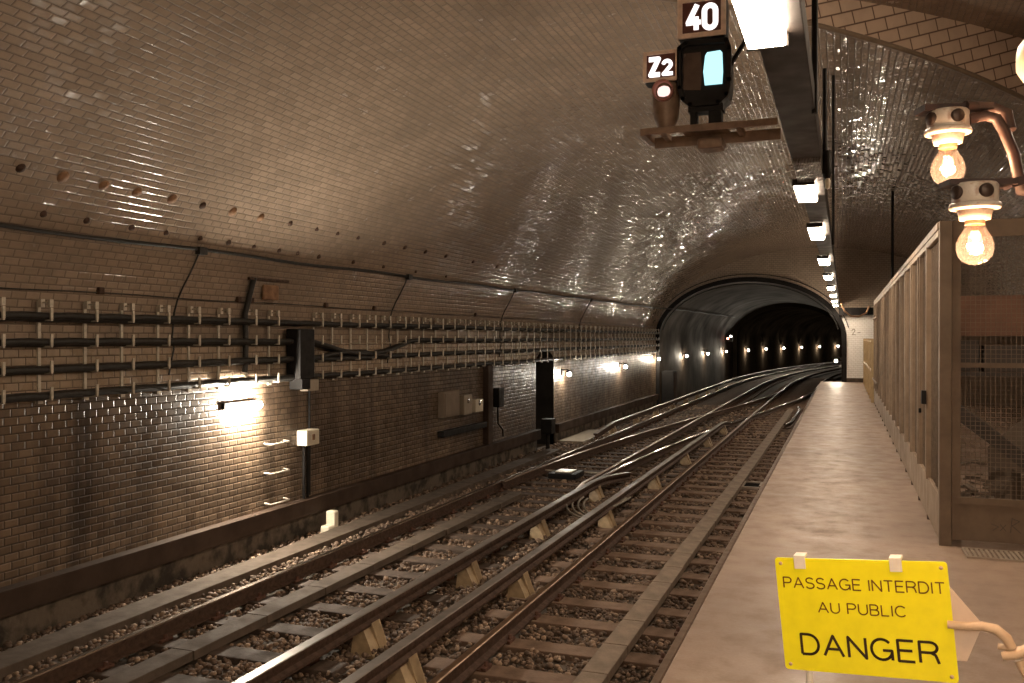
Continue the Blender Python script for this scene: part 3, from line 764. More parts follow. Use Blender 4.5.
# rusty anchors left in the vault, two rows
def anchor(y, z, r, lab, grp):
    x = xwall(z); nrm = Vector((-(x + 1) / 5.95 ** 2, 0, -(z - ZS) / 3.4 ** 2)).normalized()
    mb = MB(); mb.lathe([(0.0, 0.028), (r * 0.5, 0.026), (r * 0.7, 0.014), (r, 0.004), (r, -0.01)], (0, 0, 0), 10)
    o = mb.build('vault_anchor', M['rusty_plate'] if r > 0.05 else M['rust_dark']); o.location = (x, y, z)
    o.rotation_euler = nrm.to_track_quat('Z', 'Y').to_euler()
    tag(o, lab, 'anchor', grp)
for yy in (5.56, 5.99, 6.45, 6.86, 7.34, 7.80, 8.3, 8.81, 9.4, 9.99, 10.5, 11.04, 11.8, 12.47, 13.2, 14.0, 15.2, 16.4):
    anchor(yy, 3.0, random.choice((0.045, 0.055, 0.06)) if yy < 9.2 else random.choice((0.03, 0.04)), 'rusty anchor stub in the upper row on the curved vault', 'upper row of vault anchors')
for yy in (5.99, 6.47, 7.03, 7.51, 8.04, 8.52, 8.99, 9.5, 9.9, 10.4, 11.3, 12.2, 13.3, 14.5):
    anchor(yy, 2.69, random.choice((0.025, 0.03, 0.035)), 'small dark anchor stub in the lower row just above the vault cable', 'lower row of vault anchors')
# rusty plate with arm and black conduit
t = thing('wall_conduit', 'black vertical conduit with a top arm holding a rusty plate on the left wall', 'conduit', (0, 9.2, 0))
mb = MB(); mb.tube([(xwall(2.34) + 0.04, 0.0, 2.34), (xwall(1.9) + 0.05, -0.01, 1.9), (XL + 0.06, -0.03, 1.5), (XL + 0.06, -0.05, 1.18)], 0.035, 8); mb.build('pipe', M['cable'], t)
mb = MB(); mb.obox((xwall(2.33) + 0.05, -0.12, 2.32), (xwall(2.31) + 0.05, 0.72, 2.33), 0.03, 0.03); mb.build('arm', M['rust_dark'], t)
mb = MB(); mb.box(xwall(2.2) + 0.01, xwall(2.2) + 0.05, 0.26, 0.58, 2.08, 2.27, 0, 0.02); mb.build('plate', M['rusty_plate'], t)
# boxes lower on the wall
t = thing('switch_box', 'small cream switch box with two conduits running down the left wall', 'switch box', (XL, 10.5, 0.25))
mb = MB(); mb.box(0, 0.16, -0.16, 0.15, -0.10, 0.11, 0, 0.015); mb.build('case', M['cream_box'], t)
mb = MB(); mb.box(0.16, 0.17, -0.03, 0.03, -0.03, 0.05, 0, 0.004); mb.build('symbol', M['rusty_plate'], t)
for dy in (-0.06, 0.03):
    mb = MB(); mb.tube([(0.05, dy, -0.10), (0.05, dy, -0.82)], 0.022, 8); mb.build('conduit', M['black_paint'], t)
mb = MB(); mb.box(XL, XL + 0.12, 10.42, 10.70, 0.88, 1.04, 0, 0.01); tag(mb.build('junction_box', M['grey_box']), 'grey junction box right under the black joint box', 'junction box')
mb = MB(); mb.tube([(XL + 0.02, 10.62, 0.88), (XL + 0.02, 10.62, -0.55)], 0.016, 6); tag(mb.build('wall_pipe', M['black_paint']), 'thin dark pipe down the wall beside the cream switch box', 'pipe')
for k, z in enumerate((0.257, -0.113, -0.50)):
    mb = MB(); mb.tube([(XL, 9.62, z), (XL + 0.09, 9.63, z - 0.01), (XL + 0.10, 9.66, z - 0.01), (XL + 0.10, 10.0, z - 0.01), (XL + 0.09, 10.03, z - 0.01), (XL, 10.04, z)], 0.013, 8)
    tag(mb.build('step_iron', M['galv']), '%s grey step iron in the tiles right of the bright wall lamp' % ('topmost', 'middle', 'lowest')[k], 'step iron')
t = thing('wall_cabinet', 'plain tan cabinet on the left wall beside two small meters', 'cabinet', (XL, 15.2, 0.39))
mb = MB(); mb.box(0, 0.12, -0.38, 0.33, -0.24, 0.24, 0, 0.01); mb.build('case', M['tan_box'], t)
mb = MB(); mb.box(0.12, 0.135, -0.34, 0.29, -0.20, 0.20, 0, 0.004); mb.build('door', M['tan_box'], t)
for yy, z, h, lab in ((15.93, 0.33, 0.20, 'taller pale meter next to the tan cabinet on the wall'), (16.5, 0.27, 0.13, 'smaller cream meter right of the taller one on the wall')):
    t = thing('wall_meter', lab, 'meter', (XL, yy, z))
    mb = MB(); mb.box(0, 0.13, -0.20, 0.20, -h, h * 0.9, 0, 0.015); mb.build('case', M['grey_box'] if h > 0.15 else M['cream_box'], t)
    mb = MB(); mb.lathe([(0, 0.005), (0.05, 0.004), (0.055, -0.004)], (0.134, 0, h * 0.35), 12, 0, 'X'); mb.build('dial', M['screen_dark'], t)
mb = MB(); mb.box(XL, XL + 0.13, 14.8, 16.9, -0.20, -0.09, 0, 0.01); tag(mb.build('cable_tray', M['black_paint']), 'short black tray on the wall under the tan cabinet', 'tray')
mb = MB(); mb.box(XL, XL + 0.12, 17.0, 17.25, -0.57, 1.05, 0, 0.01); tag(mb.build('wall_duct', M['trunking']), 'wide black vertical duct right of the meters on the wall', 'duct')
mb = MB(); mb.box(XL, XL + 0.14, 17.55, 17.85, 0.15, 0.55, 0, 0.02); tag(mb.build('black_box', M['black_paint']), 'small black box just right of the vertical duct', 'box')
mb = MB(); mb.tube([(XL + 0.05, 17.7, 0.15), (XL + 0.05, 17.72, -0.2), (XL + 0.09, 17.9, -0.35), (XL + 0.06, 18.0, -0.5)], 0.02, 6); tag(mb.build('hanging_cable', M['cable']), 'black cable hanging under the small black box', 'cable')
t = thing('track_phone_post', 'dark post with a box standing at the foot of the wall recess', 'post', (XL + 0.35, 20.2, -1.1))
mb = MB(); mb.tube([(0, 0, 0), (0, 0, 0.75)], 0.05, 8); mb.build('post', M['black_paint'], t)
mb = MB(); mb.box(-0.12, 0.14, -0.16, 0.16, 0.45, 0.8, 0, 0.02); mb.build('box', M['black_paint'], t)

# wall lamps, all with a small cap and a naked lit lens
def wall_lamp(x, y, z, label, grp=None, side=1):
    t = thing('wall_lamp', label, 'lamp', (x, y, z), 0, grp)
    mb = MB(); mb.box(0, 0.03, -0.06, 0.06, -0.02, 0.14); mb.build('back_plate', M['black_paint'], t)
    mb = MB(); mb.tube([(0.02, 0, 0.10), (0.12, 0, 0.13), (0.2, 0, 0.10)], 0.014, 6); mb.build('arm', M['black_paint'], t)
    mb = MB(); mb.lathe([(0.02, 0.11), (0.045, 0.10), (0.085, 0.055), (0.085, 0.05), (0.04, 0.09)], (0.2, 0, 0), 14); mb.build('cap', M['black_paint'], t)
    mb = MB(); mb.lathe([(0.0, -0.055), (0.032, -0.045), (0.05, -0.01), (0.045, 0.03), (0.02, 0.06)], (0.2, 0, 0), 14); mb.build('bulb', M['wall_bulb'] if y < 34 else M['tunnel_bulb'] if y < 57 else M['far_bulb'], t)
    return t
# first lamp is a short horizontal batten
t = thing('wall_lamp', 'brightest wall lamp, a short horizontal one on the left wall near the step irons', 'lamp', (XL, 9.0, 0.80))
mb = MB(); mb.box(0, 0.05, -0.22, 0.42, -0.05, 0.03, 0, 0.01); mb.build('housing', M['black_paint'], t)
mb = MB(); mb.tube([(0.10, -0.12, -0.03), (0.10, 0.40, -0.03)], 0.032, 10); mb.build('tube', M['wall_tube'], t)
LY = [22.45, 28.9, 34.55, 40.4, 47.0, 54.0, 61.0, 68.0, 75.0, 82.0, 89.0, 96.0]
ordn = ['just past the dark recess', 'midway between the recess and the tunnel', 'at the left edge of the tunnel mouth', 'first inside the tunnel', 'second inside the tunnel', 'third inside the tunnel', 'fourth inside the tunnel', 'fifth inside the tunnel', 'sixth inside the tunnel', 'seventh inside the tunnel', 'eighth inside the tunnel, last but one', 'farthest inside the tunnel']
for y, d in zip(LY, ordn):
    x = XL if y < Y_END else TC - (TA if y < 57 else TA - 0.25) + off(y)
    wall_lamp(x, y, 0.66 if y < 34 else 0.80, 'lit lamp on the left wall, %s' % d)
wl2 = wall_lamp(TC + TA - 0.02, Y_END + 0.6, 0.75, 'lit white lamp on the right edge of the tunnel mouth beside the platform end'); wl2.rotation_euler = (0, 0, PI)
t = thing('tunnel_signal', 'small signal with two red lit lenses on the wall deep inside the tunnel', 'signal', (TC - TA + off(55), 54.6, 1.55))
mb = MB(); mb.box(0.1, 0.45, 0, 0.2, -0.15, 0.3, 0, 0.02); mb.box(0, 0.12, 0.05, 0.15, 0, 0.08); mb.build('case', M['black_paint'], t)
for dx, z in ((0.18, 0.02), (0.36, 0.15)):
    mb = MB(); mb.lathe([(0, -0.02), (0.06, -0.015), (0.06, 0.0)], (dx, -0.003, z), 12, 0, 'Y'); mb.build('lens', M['red_lens'] if dx < 0.3 else M['white_lens'], t)
t = thing('track_cabinet', 'dark cabinet standing at the left wall just inside the tunnel mouth', 'cabinet', (TC - TA + 0.28, 35.75, -1.1))
mb = MB(); mb.box(-0.26, 0.22, -0.35, 0.35, 0, 1.4, 0, 0.02); mb.build('case', M['black_paint'], t)
mb = MB(); mb.box(0.222, 0.24, -0.30, 0.30, 0.06, 1.34, 0, 0.004); mb.build('door', M['trunking'], t)

# ------------------------------------------------------------------ suspended light strip
ZL = 2.77; XS0, XS1 = -0.33, -0.145; XLm = -0.285
t = thing('strip_housing', 'long dark housing of the suspended light strip above the platform edge', 'light strip housing', (0, 0, ZL))
mb = MB(); mb.box(XS0, XS1, -5.5, 34.7, 0.02, 0.15, 0, 0.006); mb.build('channel', M['beam_paint'], t)
mb = MB()
for k in range(19): mb.box(XS0 + 0.006 + k * 0.0095, XS0 + 0.010 + k * 0.0095, 6.25, 7.04, -0.012, 0.02)
mb.build('louvre', M['louvre'], t)
lamp_y = [3.06, 7.5, 10.4, 14.3, 18.0, 22.0, 26.0, 30.0, 33.9]
oname = ['nearest', 'second nearest', 'third nearest', 'fourth nearest', 'fifth nearest', 'fourth from the tunnel', 'third from the tunnel', 'second from the tunnel', 'closest to the tunnel']
for k, yy in enumerate([-3.9, -0.6] + lamp_y):
    d = oname[k - 2] if k >= 2 else ('first behind the viewer' if k == 1 else 'second behind the viewer')
    L = 0.42 if k == 3 else 0.6
    t = thing('strip_lamp', 'lit white lamp of the suspended strip, %s' % d, 'lamp', (XLm, yy, ZL))
    mb = MB(); mb.box(-0.074, 0.074, -L, L, -0.035, 0.018, 0, 0.014); mb.build('diffuser', M['tube'], t)
    mb = MB(); mb.box(-0.08, 0.08, -L - 0.03, -L - 0.002, -0.03, 0.018); mb.build('end_cap', M['beam_paint'], t)
    mb = MB(); mb.box(-0.08, 0.08, L + 0.002, L + 0.03, -0.03, 0.018); mb.build('end_cap', M['beam_paint'], t)
for k, (x, yy, z0, z1, lab) in enumerate(((-0.145, 4.95, ZL, None, 'long thin hanger rod right of the light strip, nearest the viewer'), (-0.13, 6.8, ZL - 0.02, 3.52, 'shorter dark rod right of the light strip, behind the long hanger'), (-0.13, 12.0, ZL, None, 'thin hanger rod of the light strip beyond the second lamp'), (0.97, 20.9, 2.4, None, 'dark hanger rod coming down from the vault behind the cage top'))):
    z1 = z1 if z1 else zfar(x) if yy > diag(x) else znear(x)
    mb = MB(); mb.tube([(x, yy, z0), (x, yy, z1)], 0.016 if k != 3 else 0.03, 8); tag(mb.build('hanger_rod', M['black_paint']), lab, 'hanger rod')
t = thing('strip_socket', 'black connector hanging at the side of the light strip by the second lamp', 'connector', (-0.115, 6.75, ZL))
mb = MB(); mb.lathe([(0, 0.16), (0.03, 0.15), (0.035, 0.0), (0.02, -0.04), (0, -0.045)], (0, 0, 0), 10); mb.build('body', M['black_paint'], t)
mb = MB(); mb.lathe([(0, -0.12), (0.016, -0.11), (0.02, -0.06), (0.012, -0.04)], (0.005, 0, 0), 10); mb.build('plug', M['cream_box'], t)
mb = MB(); mb.tube([(-0.15, 33.6, 3.0), (-0.10, 33.7, 2.85), (0.02, 33.9, 2.55), (0.22, 34.1, 2.38), (0.48, 34.3, 2.36), (0.75, 34.6, 2.5), (0.85, 34.75, 2.75)], 0.03, 8)
tag(mb.build('loose_cable', M['cable_beige']), 'beige cable sagging from the end of the light strip over the white wall', 'cable')

# two unseen lamps added to light the skewed bricks and the foreground
for x, yy, zc, lab in ((3.3, 7.2, 4.35, 'added unseen warm tube lamp right of the cage front, lighting the skewed bricks'), (0.95, -0.95, 2.0, 'added unseen warm tube lamp low behind the viewer, lighting the yellow sign')):
    t = thing('added_lamp', lab, 'lamp', (x, yy, zc))
    mb = MB(); mb.box(-0.06, 0.06, -0.65, 0.65, 0.03, 0.09, 0, 0.01); mb.build('housing', M['beam_paint'], t)
    mb = MB(); mb.tube([(0, -0.6, 0), (0, 0.6, 0)], 0.03, 10); mb.build('tube', M['added_tube'] if x > 3 else M['added_tube_low'], t)
    for dy in (-0.5, 0.5):
        mb = MB(); mb.tube([(0, dy, 0.09), (0, dy, znear(x) - zc)], 0.012, 6); mb.build('rod', M['black_paint'], t)

# ------------------------------------------------------------------ signals on the bracket
YB = 5.05
t = thing('signal_bracket', 'rusty open bracket arm reaching left from the light strip and carrying the signals', 'bracket', (0, YB, 2.70))
mb = MB()
mb.box(-1.03, XS0 + 0.0, -0.12, -0.10, 0.025, 0.06); mb.box(-1.03, XS0 + 0.0, 0.135, 0.16, 0.0, 0.06)
mb.box(-1.06, -1.03, -0.12, 0.16, 0.02, 0.06); mb.box(-0.55, -0.52, -0.10, 0.135, 0.03, 0.06); mb.box(-0.96, -0.93, -0.10, 0.135, 0.03, 0.06)
mb.box(-0.85, -0.60, -0.10, 0.135, 0.052, 0.06)
mb.build('frame', M['signal_rust'], t)
mb = MB(); mb.box(-0.76, -0.62, -0.06, 0.10, -0.06, 0.0, 0, 0.02); mb.build('underside_box', M['signal_rust'], t)
mb = MB(); mb.obox((-0.60, 0.05, 0.40), (-0.145, -0.08, 1.04), 0.018, 0.018); mb.build('brace', M['black_paint'], t)
def arc(cx, cz, rx, rz, a0, a1, n=10): return [(cx + rx * math.cos(math.radians(a0 + (a1 - a0) * i / n)), cz + rz * math.sin(math.radians(a0 + (a1 - a0) * i / n))) for i in range(n + 1)]
def signbox(name, label, x, z, w, h, glyphs):
    t = thing(name, label, 'sign', (x, YB, z))
    mb = MB(); mb.box(-w / 2, w / 2, -0.045, 0.08, -h / 2, h / 2, 0, 0.012); mb.build('case', M['black_paint'], t)
    mb = MB(); b = 0.026 if w > 0.2 else 0.018
    mb.box(-w / 2, w / 2, -0.062, -0.046, h / 2 - b, h / 2); mb.box(-w / 2, w / 2, -0.062, -0.046, -h / 2, -h / 2 + b)
    mb.box(-w / 2, -w / 2 + b, -0.062, -0.046, -h / 2 + b, h / 2 - b); mb.box(w / 2 - b, w / 2, -0.062, -0.046, -h / 2 + b, h / 2 - b); mb.build('frame', M['sign_frame'], t)
    mb = MB(); mb.box(-w / 2 + b, w / 2 - b, -0.050, -0.046, -h / 2 + b, h / 2 - b); mb.build('face', M['sign_face'], t)
    for nm, fn in glyphs:
        mb = MB(); fn(mb); mb.build(nm, M['digit'], t)
    return t
def g4(mb):
    mb.stroke([(-0.024, 0.07), (-0.073, -0.025), (-0.018, -0.025)], 0.028, -0.053, -0.0505); mb.stroke([(-0.030, 0.005), (-0.030, -0.068)], 0.027, -0.053, -0.0505)
    mb.stroke([(-0.085, -0.027), (-0.005, -0.027)], 0.026, -0.053, -0.0505)
def g0(mb):
    mb.stroke(arc(0.045, 0.028, 0.030, 0.030, 0, 180) + arc(0.045, -0.034, 0.030, 0.030, 180, 360) + [(0.075, 0.028), (0.075, 0.030)], 0.029, -0.053, -0.0505)
signbox('number_sign', 'upper lit sign reading 40 on top of the black signal box', -0.735, 3.362, 0.262, 0.222, [('digit', g4), ('digit', g0)])
def gz(mb):
    mb.stroke([(-0.068, 0.042), (-0.014, 0.042), (-0.058, -0.045), (-0.006, -0.045)], 0.027, -0.053, -0.0505)
def g2(mb):
    mb.stroke(arc(0.034, 0.006, 0.021, 0.021, 170, -30) + [(0.014, -0.045), (0.066, -0.045)], 0.021, -0.053, -0.0505)
signbox('letter_sign', 'smaller lit sign reading Z2 left of the black signal box', -0.959, 3.115, 0.198, 0.168, [('letter', gz), ('digit', g2)])
t = thing('signal_lamp', 'small rusty signal lamp with a glowing pink lens under the Z2 sign', 'signal', (-0.945, YB, 2.76))
mb = MB(); mb.lathe([(0, 0.0), (0.04, 0.0), (0.05, 0.03), (0.07, 0.08), (0.078, 0.15), (0.078, 0.26), (0.06, 0.285), (0, 0.285)], (0, 0.03, 0), 18); mb.build('housing', M['signal_rust'], t)
mb = MB(); mb.lathe([(0.045, 0.0), (0.058, 0.0), (0.058, -0.05), (0.05, -0.05), (0.047, 0.0)], (0, -0.04, 0.215), 20, 0, 'Y'); mb.build('hood', M['pink_rim'], t)
mb = MB(); mb.lathe([(0, -0.016), (0.025, -0.011), (0.036, 0.0)], (0, -0.042, 0.215), 20, 0, 'Y'); mb.build('lens', M['pink_lens'], t)
t = thing('signal_box', 'black rounded signal box with one glowing pale blue panel under the sign 40', 'signal', (-0.722, YB, 2.905))
mb = MB()
pts = [(-0.115, 0.015), (-0.075, -0.018), (0.075, -0.018), (0.122, 0.02), (0.135, 0.10), (0.135, 0.27), (0.12, 0.315), (-0.10, 0.32), (-0.135, 0.295), (-0.135, 0.08)]
mb.prism(pts, -0.03, 0.16); mb.build('case', M['black_paint'], t)
mb = MB()
for a, b in zip(pts, pts[1:] + pts[:1]): mb.stroke([a, b], 0.024, -0.062, -0.031)
for p in pts: mb.prism([(p[0] + 0.012 * math.cos(PI * k / 6), p[1] + 0.012 * math.sin(PI * k / 6)) for k in range(12)], -0.062, -0.031)
mb.build('rim', M['black_paint'], t)
mb = MB(); mb.prism([(-0.115, 0.07), (-0.02, 0.06), (-0.012, 0.16), (-0.02, 0.27), (-0.115, 0.27)], -0.036, -0.031); mb.build('unlit_panel', M['screen_dark'], t)
mb = MB(); mb.prism([(0.002, 0.085), (0.096, 0.085), (0.100, 0.15), (0.096, 0.255), (0.085, 0.268), (0.015, 0.264), (0.004, 0.245), (-0.006, 0.16)], -0.038, -0.031); mb.build('lit_panel', M['cyan_panel'], t)
mb = MB(); mb.box(-0.08, -0.045, -0.02, 0.06, -0.15, -0.019); mb.box(0.02, 0.09, -0.02, 0.06, -0.15, -0.019); mb.box(-0.09, 0.10, -0.03, 0.07, -0.055, -0.019); mb.build('pedestal', M['black_paint'], t)
mb = MB(); mb.box(0.03, 0.10, -0.0, 0.06, 0.32, 0.346)
mb.tube([(-0.09, 0.02, 0.32), (-0.10, 0.02, 0.345), (-0.05, 0.02, 0.325), (0.0, 0.02, 0.345)], 0.006, 6); mb.build('sign_support', M['black_paint'], t)

# ------------------------------------------------------------------ bare bulbs in the foreground
def bulb_lamp(label, x, y, z, s=1.0):
    """z: centre of the glass"""
    t = thing('bare_bulb_lamp', label, 'lamp', (x, y, z))
    t.scale = (s, s, s)
    prof = [(0.0, -0.0305), (0.010, -0.029), (0.020, -0.024), (0.0275, -0.015), (0.031, -0.003), (0.0305, 0.008), (0.026, 0.020), (0.020, 0.030), (0.0165, 0.038), (0.0155, 0.045)]
    mb = MB(); mb.lathe(prof, (0, 0, 0), 32); mb.build('glass', M['bulb_glass'], t)
    mb = MB(); mb.tube([(-0.011 * math.cos(a) * 1.0, 0.011 * math.sin(a), 0.001 + 0.005 * math.sin(3 * a)) for a in [PI * 1.7 * i / 20 for i in range(21)]], 0.0022, 6); mb.build('filament', M['filament'], t)
    mb = MB(); mb.tube([(0, 0, 0.046), (0, 0, 0.012), (0, 0, -0.002)], [0.006, 0.004, 0.0015], 8)
    mb.tube([(0, 0, 0.014), (-0.011, 0, 0.003)], 0.0008, 4); mb.tube([(0, 0, 0.014), (0.009, 0.008, 0.003)], 0.0008, 4); mb.build('stem', M['bulb_glass'], t)
    mb = MB(); mb.lathe([(0.0155, 0.041), (0.0165, 0.043), (0.0165, 0.060), (0.010, 0.064)], (0, 0, 0), 20); mb.build('brass_cap', M['cable_beige'], t)
    mb = MB(); mb.lathe([(0.019, 0.049), (0.025, 0.050), (0.028, 0.062), (0.030, 0.069)], (0, 0, 0), 28); mb.lathe([(0.019, 0.049), (0.0175, 0.06), (0.0175, 0.066)], (0, 0, 0), 28); mb.build('socket', M['lampholder'], t)
    mb = MB(); mb.lathe([(0.030, 0.067), (0.041, 0.069), (0.043, 0.073), (0.041, 0.079), (0.036, 0.081)], (0, 0, 0), 28); mb.build('flange', M['lampholder'], t)
    mb = MB(); mb.lathe([(0.036, 0.079), (0.038, 0.082), (0.038, 0.110), (0.035, 0.114), (0, 0.114)], (0, 0, 0), 28); mb.build('base', M['lampholder'], t)
    # dark knock-outs facing the viewer
    for a in (-128, -52):
        a = math.radians(a) + 0.36 * 0 - 0.30
        d = Vector((math.cos(a), math.sin(a), 0)); c = d * 0.0375 + Vector((0, 0, 0.097))
        mb = MB(); mb.lathe([(0, 0.006), (0.010, 0.0055), (0.0125, 0.003), (0.0125, -0.004)], (0, 0, 0), 14)
        o = mb.build('dark_plug', M['screw_dark'], t); o.location = c; o.rotation_euler = d.to_track_quat('Z', 'Y').to_euler()
    return t
B2 = (0.218, 1.786, 1.760); B1 = (0.192, 1.967, 1.932)
bulb_lamp('lower lit bare bulb in a white porcelain holder, in front of the cage', *B2)
bulb_lamp('upper lit bare bulb in a white porcelain holder, higher and further left', *B1, 1.02)
t = thing('lamp_bracket', 'rusty double pipe bracket reaching in from the right and holding both bulbs', 'bracket', (0, 0, 0))
zt1 = B1[2] + 0.114; zt2 = B2[2] + 0.110
mb = MB(); mb.obox((B1[0] - 0.052, B1[1] - 0.01, zt1 + 0.006), (B1[0] + 0.075, B1[1] + 0.035, zt1 + 0.010), 0.05, 0.012); mb.build('upper_plate', M['bracket_rust'], t)
mb = MB(); mb.tube([(B1[0] + 0.03, B1[1] - 0.005, zt1 + 0.008), (B1[0] + 0.085, B1[1] + 0.035, zt1 + 0.010), (B1[0] + 0.108, B1[1] + 0.03, zt1 - 0.005), (B1[0] + 0.112, B1[1] + 0.02, zt1 - 0.04)], 0.011, 10); mb.build('upper_bend', M['bracket_rust'], t)
mb = MB(); mb.tube([(B1[0] + 0.036, B1[1] - 0.004, B1[2] + 0.096), (B1[0] + 0.066, B1[1] + 0.006, B1[2] + 0.103), (B1[0] + 0.086, B1[1] + 0.008, B1[2] + 0.096), (B1[0] + 0.098, B1[1] + 0.0, B1[2] + 0.070), (B1[0] + 0.112, B1[1] - 0.02, B1[2] + 0.02), (B1[0] + 0.122, B1[1] - 0.04, B1[2] - 0.055), (B1[0] + 0.16, B1[1] - 0.04, B1[2] - 0.065), (1.2, 1.95, B1[2] - 0.066)], 0.0105, 10); mb.build('pipe', M['bracket_rust'], t)
mb = MB(); mb.tube([(1.2, 1.98, 0.0), (1.2, 1.98, 2.4)], 0.03, 12); mb.build('standing_pole', M['bracket_rust'], t)
mb = MB(); mb.obox((B2[0] - 0.05, B2[1] - 0.004, zt2 + 0.006), (B2[0] + 0.062, B2[1] + 0.03, zt2 + 0.006), 0.05, 0.010); mb.obox((B2[0] + 0.055, B2[1] + 0.03, zt2 + 0.004), (B2[0] + 0.10, B2[1] + 0.045, zt2 + 0.018), 0.03, 0.016); mb.build('lower_plate', M['bracket_rust'], t)
t = thing('plaster_lamp_base', 'pale scalloped lamp base cut by the right edge of the photo', 'lamp base', (0.336, 1.93, 2.125))
mb = MB()
prof = [(0.0, -0.03), (0.025, -0.028), (0.045, -0.015), (0.05, 0.0), (0.045, 0.015), (0.025, 0.028), (0.0, 0.03)]
mb.lathe(prof, (0, 0, 0), 20, 0, 'X')
for k in range(8): a = 2 * PI * k / 8; mb.lathe([(0, -0.012), (0.010, -0.008), (0.012, 0.0), (0.010, 0.008), (0, 0.012)], (0, 0.047 * math.cos(a), 0.047 * math.sin(a)), 10, 0, 'X')
mb.build('scalloped_disc', M['cream_box'], t)
mb = MB(); mb.tube([(0.02, 0, 0), (0.4, 0.02, 0), (0.85, 0.04, 0.0)], 0.012, 8); mb.build('arm', M['bracket_rust'], t)

# ------------------------------------------------------------------ yellow sign and its barrier
def A(cx, cz, rx, rz, a0, a1, n=10): return arc(cx, cz, rx, rz, a0, a1, n)
GLYPH = {   # monoline capitals: (width, strokes) in a cell one unit high
    'P': (0.68, [[(0, 0), (0, 1), (0.40, 1)] + A(0.40, 0.74, 0.28, 0.26, 90, -90) + [(0, 0.48)]]),
    'A': (0.84, [[(0, 0), (0.42, 1), (0.84, 0)], [(0.14, 0.34), (0.70, 0.34)]]),
    'S': (0.70, [A(0.35, 0.755, 0.32, 0.245, 25, 180, 8) + A(0.35, 0.755, 0.32, 0.245, 180, 255, 5) + A(0.35, 0.255, 0.35, 0.255, 70, -90, 8) + A(0.35, 0.255, 0.35, 0.255, -90, -160, 5)]),
    'G': (0.88, [A(0.44, 0.5, 0.44, 0.5, 42, 335, 18) + [(0.86, 0.46), (0.48, 0.46)], [(0.86, 0.46), (0.86, 0.0)]]),
    'E': (0.64, [[(0.64, 1), (0, 1), (0, 0), (0.66, 0)], [(0, 0.52), (0.58, 0.52)]]),
    'I': (0.06, [[(0.03, 0), (0.03, 1)]]),
    'N': (0.74, [[(0, 0), (0, 1), (0.74, 0), (0.74, 1)]]),
    'T': (0.72, [[(0, 1), (0.72, 1)], [(0.36, 1), (0.36, 0)]]),
    'R': (0.74, [[(0, 0), (0, 1), (0.44, 1)] + A(0.44, 0.75, 0.27, 0.25, 90, -90) + [(0, 0.50)], [(0.44, 0.50), (0.62, 0.40), (0.68, 0.22), (0.74, 0)]]),
    'D': (0.76, [[(0, 0), (0, 1), (0.32, 1)] + A(0.32, 0.5, 0.44, 0.5, 90, -90, 14) + [(0, 0)]]),
    'U': (0.72, [[(0, 1), (0, 0.36)] + A(0.36, 0.36, 0.36, 0.36, 180, 360, 12) + [(0.72, 1)]]),
    'B': (0.68, [[(0, 0), (0, 1), (0.38, 1)] + A(0.38, 0.76, 0.25, 0.24, 90, -90) + [(0, 0.52)], [(0.38, 0.52)] + A(0.40, 0.26, 0.28, 0.26, 90, -90) + [(0, 0)]]),
    'L': (0.58, [[(0, 1), (0, 0), (0.58, 0)]]),
    'C': (0.82, [A(0.44, 0.5, 0.44, 0.5, 42, 318, 18)]),
    ' ': (0.22, [])}
def letters(body, w, h, wt):
    """one line of capitals, w wide and h high, centred on the origin"""
    gap = 0.24; tot = sum(GLYPH[c][0] for c in body) + gap * (len(body) - 1)
    hh = h - wt; sx = (w - wt) / tot; mb = MB(); x = -(w - wt) / 2
    for c in body:
        gw, st = GLYPH[c]
        for q in st:
            pts = [(x + px * sx, -hh / 2 + pz * hh) for px, pz in q]
            mb.stroke(pts, wt, -0.0008, -0.0001, 0, 8)
        x += (gw + gap) * sx
    return mb
SW, SH = 0.373, 0.266
TL, TR, BLc = Vector((-0.155, 2.234, 1.075)), Vector((0.213, 2.178, 1.109)), Vector((-0.135, 2.241, 0.809))
ex = (TR - TL).normalized(); ez = (TL - BLc); ez = (ez - ex * ez.dot(ex)).normalized(); ey = ez.cross(ex)
cen = TL + ex * SW / 2 - ez * SH / 2
t = thing('warning_sign', 'bright yellow sign PASSAGE INTERDIT AU PUBLIC DANGER hanging in the foreground', 'sign')
t.matrix_world = Matrix(((ex.x, ey.x, ez.x, cen.x), (ex.y, ey.y, ez.y, cen.y), (ex.z, ey.z, ez.z, cen.z), (0, 0, 0, 1)))
mb = MB(); r = 0.008
pl = []
for cx, cz, a0 in ((SW / 2 - r, SH / 2 - r, 0), (-SW / 2 + r, SH / 2 - r, 90), (-SW / 2 + r, -SH / 2 + r, 180), (SW / 2 - r, -SH / 2 + r, 270)):
    pl += arc(cx, cz, r, r, a0, a0 + 90, 4)
mb.prism(pl, 0.0, 0.004); mb.build('plate', M['sign_yellow'], t)
for body, w, h, z, x, mt, wt in (('PASSAGE INTERDIT', 0.350, 0.0275, SH / 2 - 0.058, 0.003, 'ink_brown', 0.0030), ('AU PUBLIC', 0.192, 0.0265, SH / 2 - 0.114, -0.002, 'ink_brown', 0.0029), ('DANGER', 0.300, 0.053, SH / 2 - 0.203, 0.004, 'ink_black', 0.0062)):
    o = letters(body, w, h, wt).build('lettering', M[mt], t); o.location = (x, -0.0002, z)
for sx in (-1, 1):
    for sz in (-1, 1):
        mb = MB(); mb.lathe([(0, -0.003), (0.004, -0.002), (0.0045, 0.0)], (sx * (SW / 2 - 0.013), 0, sz * (SH / 2 - 0.013)), 10, 0, 'Y'); mb.build('rivet', M['rope'], t)
